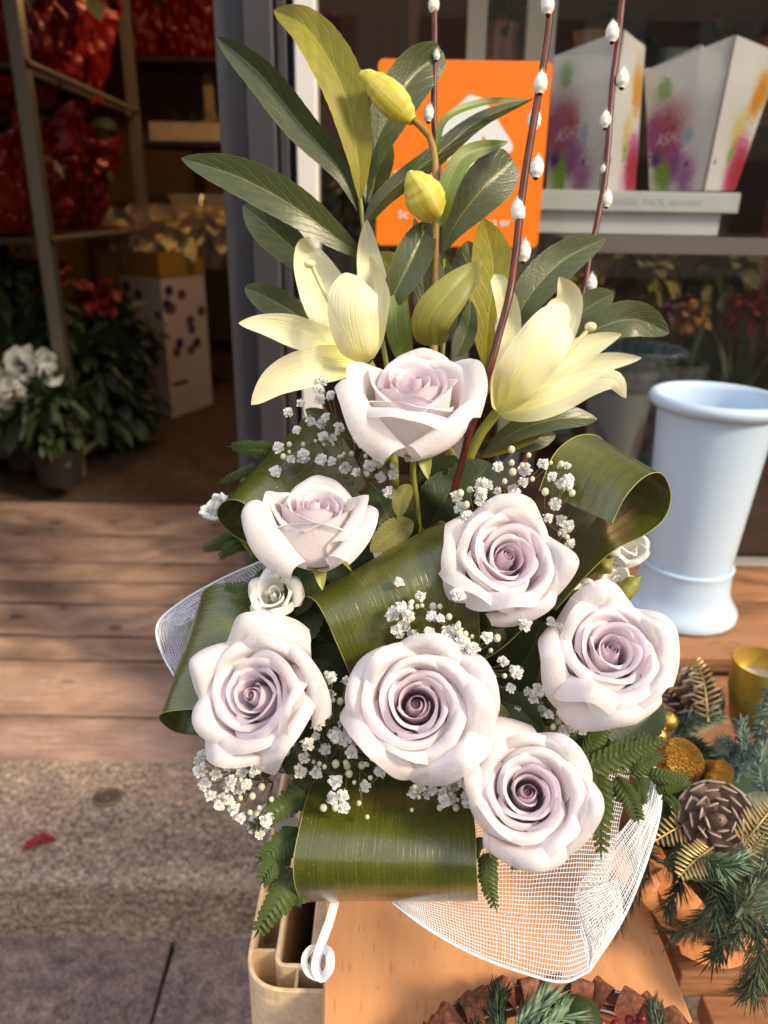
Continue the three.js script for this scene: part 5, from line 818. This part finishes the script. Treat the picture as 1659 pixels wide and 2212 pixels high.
spray('gypsophila spray lying on the diagonal rolled leaf above the widest rose', [930, 1420, .64], [[863, 1256, .8], [908, 1284], [845, 1328, 1.1], [868, 1314], [881, 1331], [932, 1332], [862, 1361, 1.1], [891, 1368, 1.1], [922, 1367], [985, 1286], [968, 1366, 1.1], [1000, 1391], [1050, 1381, 1.1], [1022, 1402], [1015, 1424], [990, 1420], [1083, 1426, .9], [1111, 1455], [1098, 1482, .8], [1130, 1350, .9]], [[890, 1300], [901, 1310], [890, 1335], [950, 1310], [945, 1335], [1005, 1370], [1060, 1405], [1045, 1440], [1090, 1460], [1020, 1375], [935, 1310], [1010, 1395]], .578, 3);
spray('gypsophila spray between the widest rose and the rose near the gold beads', [1170, 1470, .66], [[1205, 1362], [1193, 1386], [1158, 1490], [1150, 1516, .9], [1176, 1536], [1190, 1548, .9], [1246, 1560, 1.1], [1230, 1577, 1.1], [1212, 1596], [1262, 1578, .8], [1140, 1500, .8]], [[1190, 1350], [1220, 1385], [1180, 1500], [1200, 1520], [1210, 1500], [1195, 1570], [1185, 1480]], .60, 4);
spray('gypsophila spray filling the gap between the drooping rose and the widest rose', [760, 1640, .66], [[715, 1469], [716, 1500], [690, 1505, .8], [747, 1476, .8], [738, 1560, 1.1], [776, 1556, 1.1], [800, 1612, 1.1], [765, 1600, 1.1], [726, 1592, 1.1], [690, 1570], [700, 1626, 1.1], [760, 1632, 1.1], [820, 1661, 1.1], [785, 1702, 1.1], [745, 1747, 1.1], [720, 1690, 1.1], [714, 1722, 1.1], [741, 1722], [655, 1641], [666, 1607], [680, 1675], [642, 1670], [700, 1540], [790, 1580]], [[705, 1520], [735, 1515], [760, 1530], [745, 1580], [750, 1655], [790, 1650], [800, 1680], [765, 1690], [690, 1650], [725, 1650], [725, 1745], [810, 1640], [775, 1735], [705, 1455]], .582, 5);
spray('gypsophila spray hanging below the drooping rose over the stone step', [590, 1690, .66], [[462, 1614], [441, 1640], [430, 1671], [446, 1691, 1.1], [481, 1640], [502, 1652, 1.1], [470, 1670, 1.1], [491, 1701, 1.1], [517, 1701, 1.1], [476, 1722], [501, 1727], [455, 1722], [521, 1766], [506, 1751], [547, 1781], [497, 1622], [522, 1672, 1.1], [536, 1692, 1.1], [560, 1660], [548, 1640, .9], [578, 1775]], [[475, 1600], [515, 1640], [545, 1720], [560, 1745], [480, 1745], [540, 1755], [565, 1700]], .60, 6);
spray('gypsophila spray tucked under the widest rose beside the lowest rose', [980, 1670, .66], [[906, 1702, .8], [936, 1681, 1.1], [962, 1706, 1.2], [986, 1696, 1.1], [976, 1721, 1.2], [1006, 1722, 1.1], [926, 1720, .8], [942, 1664], [966, 1676, 1.1], [1002, 1691, 1.1], [1020, 1700], [952, 1730]], [[915, 1690], [895, 1700], [905, 1722], [950, 1745], [985, 1745], [1025, 1725]], .585, 7);
// white net, ribbon
function netGeo(f, nu, nv, su, sv, r) {                  // strands along both directions of a surface
  const gs = [], line = (fn, n) => { const pos = [], ix = []; for (let i = 0; i <= n; i++) { const t = i / n, p = fn(t), q = fn(Math.min(1, t + .01)), o = fn(Math.max(0, t - .01)), T = q.clone().sub(o).normalize(), N = camDir(p), S = new THREE.Vector3().crossVectors(T, N).normalize(), M2 = new THREE.Vector3().crossVectors(S, T); for (let k = 0; k < 3; k++) { const w = p.clone().addScaledVector(S, Math.cos(k * 2.094) * r).addScaledVector(M2, Math.sin(k * 2.094) * r); pos.push(w.x, w.y, w.z); } if (i < n) for (let k = 0; k < 3; k++) { const a = i * 3 + k, b = i * 3 + (k + 1) % 3; ix.push(a, b, b + 3, a, b + 3, a + 3); } } const g = new THREE.BufferGeometry(); g.setAttribute('position', new THREE.BufferAttribute(new Float32Array(pos), 3)); g.setAttribute('uv', new THREE.BufferAttribute(new Float32Array(pos.length / 3 * 2), 2)); g.setIndex(ix); g.computeVertexNormals(); gs.push(g); };
  for (let i = 0; i <= nu; i++) line(t => f(i / nu, t), sv); for (let j = 0; j <= nv; j++) line(t => f(t, j / nv), su);
  return mergeGeometries(gs);
}
const bilin = (a, b, sag = 0) => { const A = curve(wp(a)), B = curve(wp(b)); return (u, v) => { const p = A.getPoint(u), q = B.getPoint(u), r = p.clone().lerp(q, v); return r.addScaledVector(camDir(r), sag * Math.sin(v * Math.PI)).add(V(.0016 * NZ.noise(u * 9, v * 9, 1), .0016 * NZ.noise(u * 9, v * 9, 5), 0)); }; };
{
  const o = thing('net_wrap', 'stiff white net collar flaring under the bouquet over the beech board', 'net', W(1040, 1900, .66));
  const f1 = bilin([[800, 1830, .66], [880, 1740, .68], [1000, 1650, .69], [1150, 1580, .70], [1290, 1540, .72], [1380, 1570, .74]], [[848, 1950, .625], [920, 2004, .612], [1020, 2060, .605], [1120, 2098, .605], [1215, 2121, .61], [1272, 2098, .63]], .018);
  part(o, 'net_front', netGeo(f1, 82, 60, 80, 70, .00038), M.net);
  const f2 = bilin([[1240, 1935, .635], [1300, 1840, .66], [1370, 1760, .69], [1405, 1690, .72], [1390, 1600, .74]], [[1272, 2098, .63], [1345, 1985, .655], [1400, 1850, .685], [1427, 1745, .705], [1425, 1680, .72]], .006);
  part(o, 'net_fold', netGeo(f2, 60, 26, 64, 30, .00038), M.net);
  const f3 = bilin([[1240, 1935, .63], [1262, 1990, .627], [1280, 2050, .628], [1272, 2098, .63]], [[1330, 1900, .655], [1340, 1930, .655], [1345, 1960, .655], [1345, 1985, .655]], .01);
  part(o, 'net_fold', netGeo(f3, 26, 18, 30, 24, .00038), M.net);
  const hem = (pts) => { part(o, 'net_hem', stalk(wp(pts), [.0011, .0011], 90, 5), M.net); };
  hem([[848, 1950, .625], [920, 2004, .612], [1020, 2060, .605], [1120, 2098, .605], [1215, 2121, .61], [1272, 2098, .63]]); hem([[1272, 2098, .63], [1345, 1985, .655], [1400, 1850, .685], [1427, 1745, .705], [1425, 1680, .72]]);
  const g1 = bilin([[378, 1462, .66], [352, 1415, .665], [338, 1370, .67], [345, 1340, .68], [400, 1295, .69], [480, 1250, .70], [565, 1212, .71]], [[480, 1520, .69], [470, 1450, .69], [450, 1390, .70], [450, 1360, .70], [490, 1330, .71], [560, 1300, .72], [640, 1270, .73]], .004);
  part(o, 'net_back', netGeo(g1, 70, 24, 74, 30, .00038), M.net); part(o, 'net_hem', stalk(wp([[378, 1462, .66], [352, 1415, .665], [338, 1370, .67], [345, 1340, .68], [400, 1295, .69], [480, 1250, .70], [565, 1212, .71]]), [.0011, .0011], 70, 5), M.net);
  const g2 = bilin([[345, 1340, .68], [400, 1295, .69], [480, 1250, .70]], [[390, 1352, .675], [430, 1330, .68], [500, 1290, .69]], -.004); part(o, 'net_fold', netGeo(g2, 26, 8, 34, 12, .00038), M.net);
  const g3 = bilin([[560, 1640, .68], [600, 1660, .68], [640, 1690, .68]], [[600, 1600, .70], [650, 1630, .70], [700, 1680, .70]], 0); part(o, 'net_scrap', netGeo(g3, 14, 10, 20, 16, .00038), M.net);
}
{
  const o = thing('ribbon', 'white ribbon hanging beside the beech board and ending in a curl', 'ribbon', W(700, 2000, .60));
  const rib = (pts, w, oo) => part(o, 'ribbon_strip', blade(wp(pts), pxm(w, .6), { a: .02, b: .02, stem: .8, nu: 3, nv: 40, ...oo }), M.ribbon);
  rib([[728, 1930, .63], [712, 1990, .62], [692, 2045, .612], [682, 2090, .606], [693, 2112, .602], [712, 2092, .60], [712, 2060, .605], [698, 2048, .612]], 10, { roll: .2 });
  rib([[698, 2052, .614], [672, 2050, .616], [658, 2072, .612], [666, 2100, .606], [690, 2114, .604]], 10, { roll: .7 });
  const c = wp([[545, 1790, .66], [590, 1760, .66], [640, 1800, .67]]); part(o, 'ribbon_tail', blade(c, pxm(26, .66), { a: .1, b: .1 }), M.ribbon);
}
// ---------------------------------------------------------------- draw
const renderer = new THREE.WebGLRenderer({ antialias: true });
renderer.toneMapping = THREE.LinearToneMapping; renderer.toneMappingExposure = EXPOSURE; renderer.shadowMap.enabled = true;
renderer.render(scene, camera);
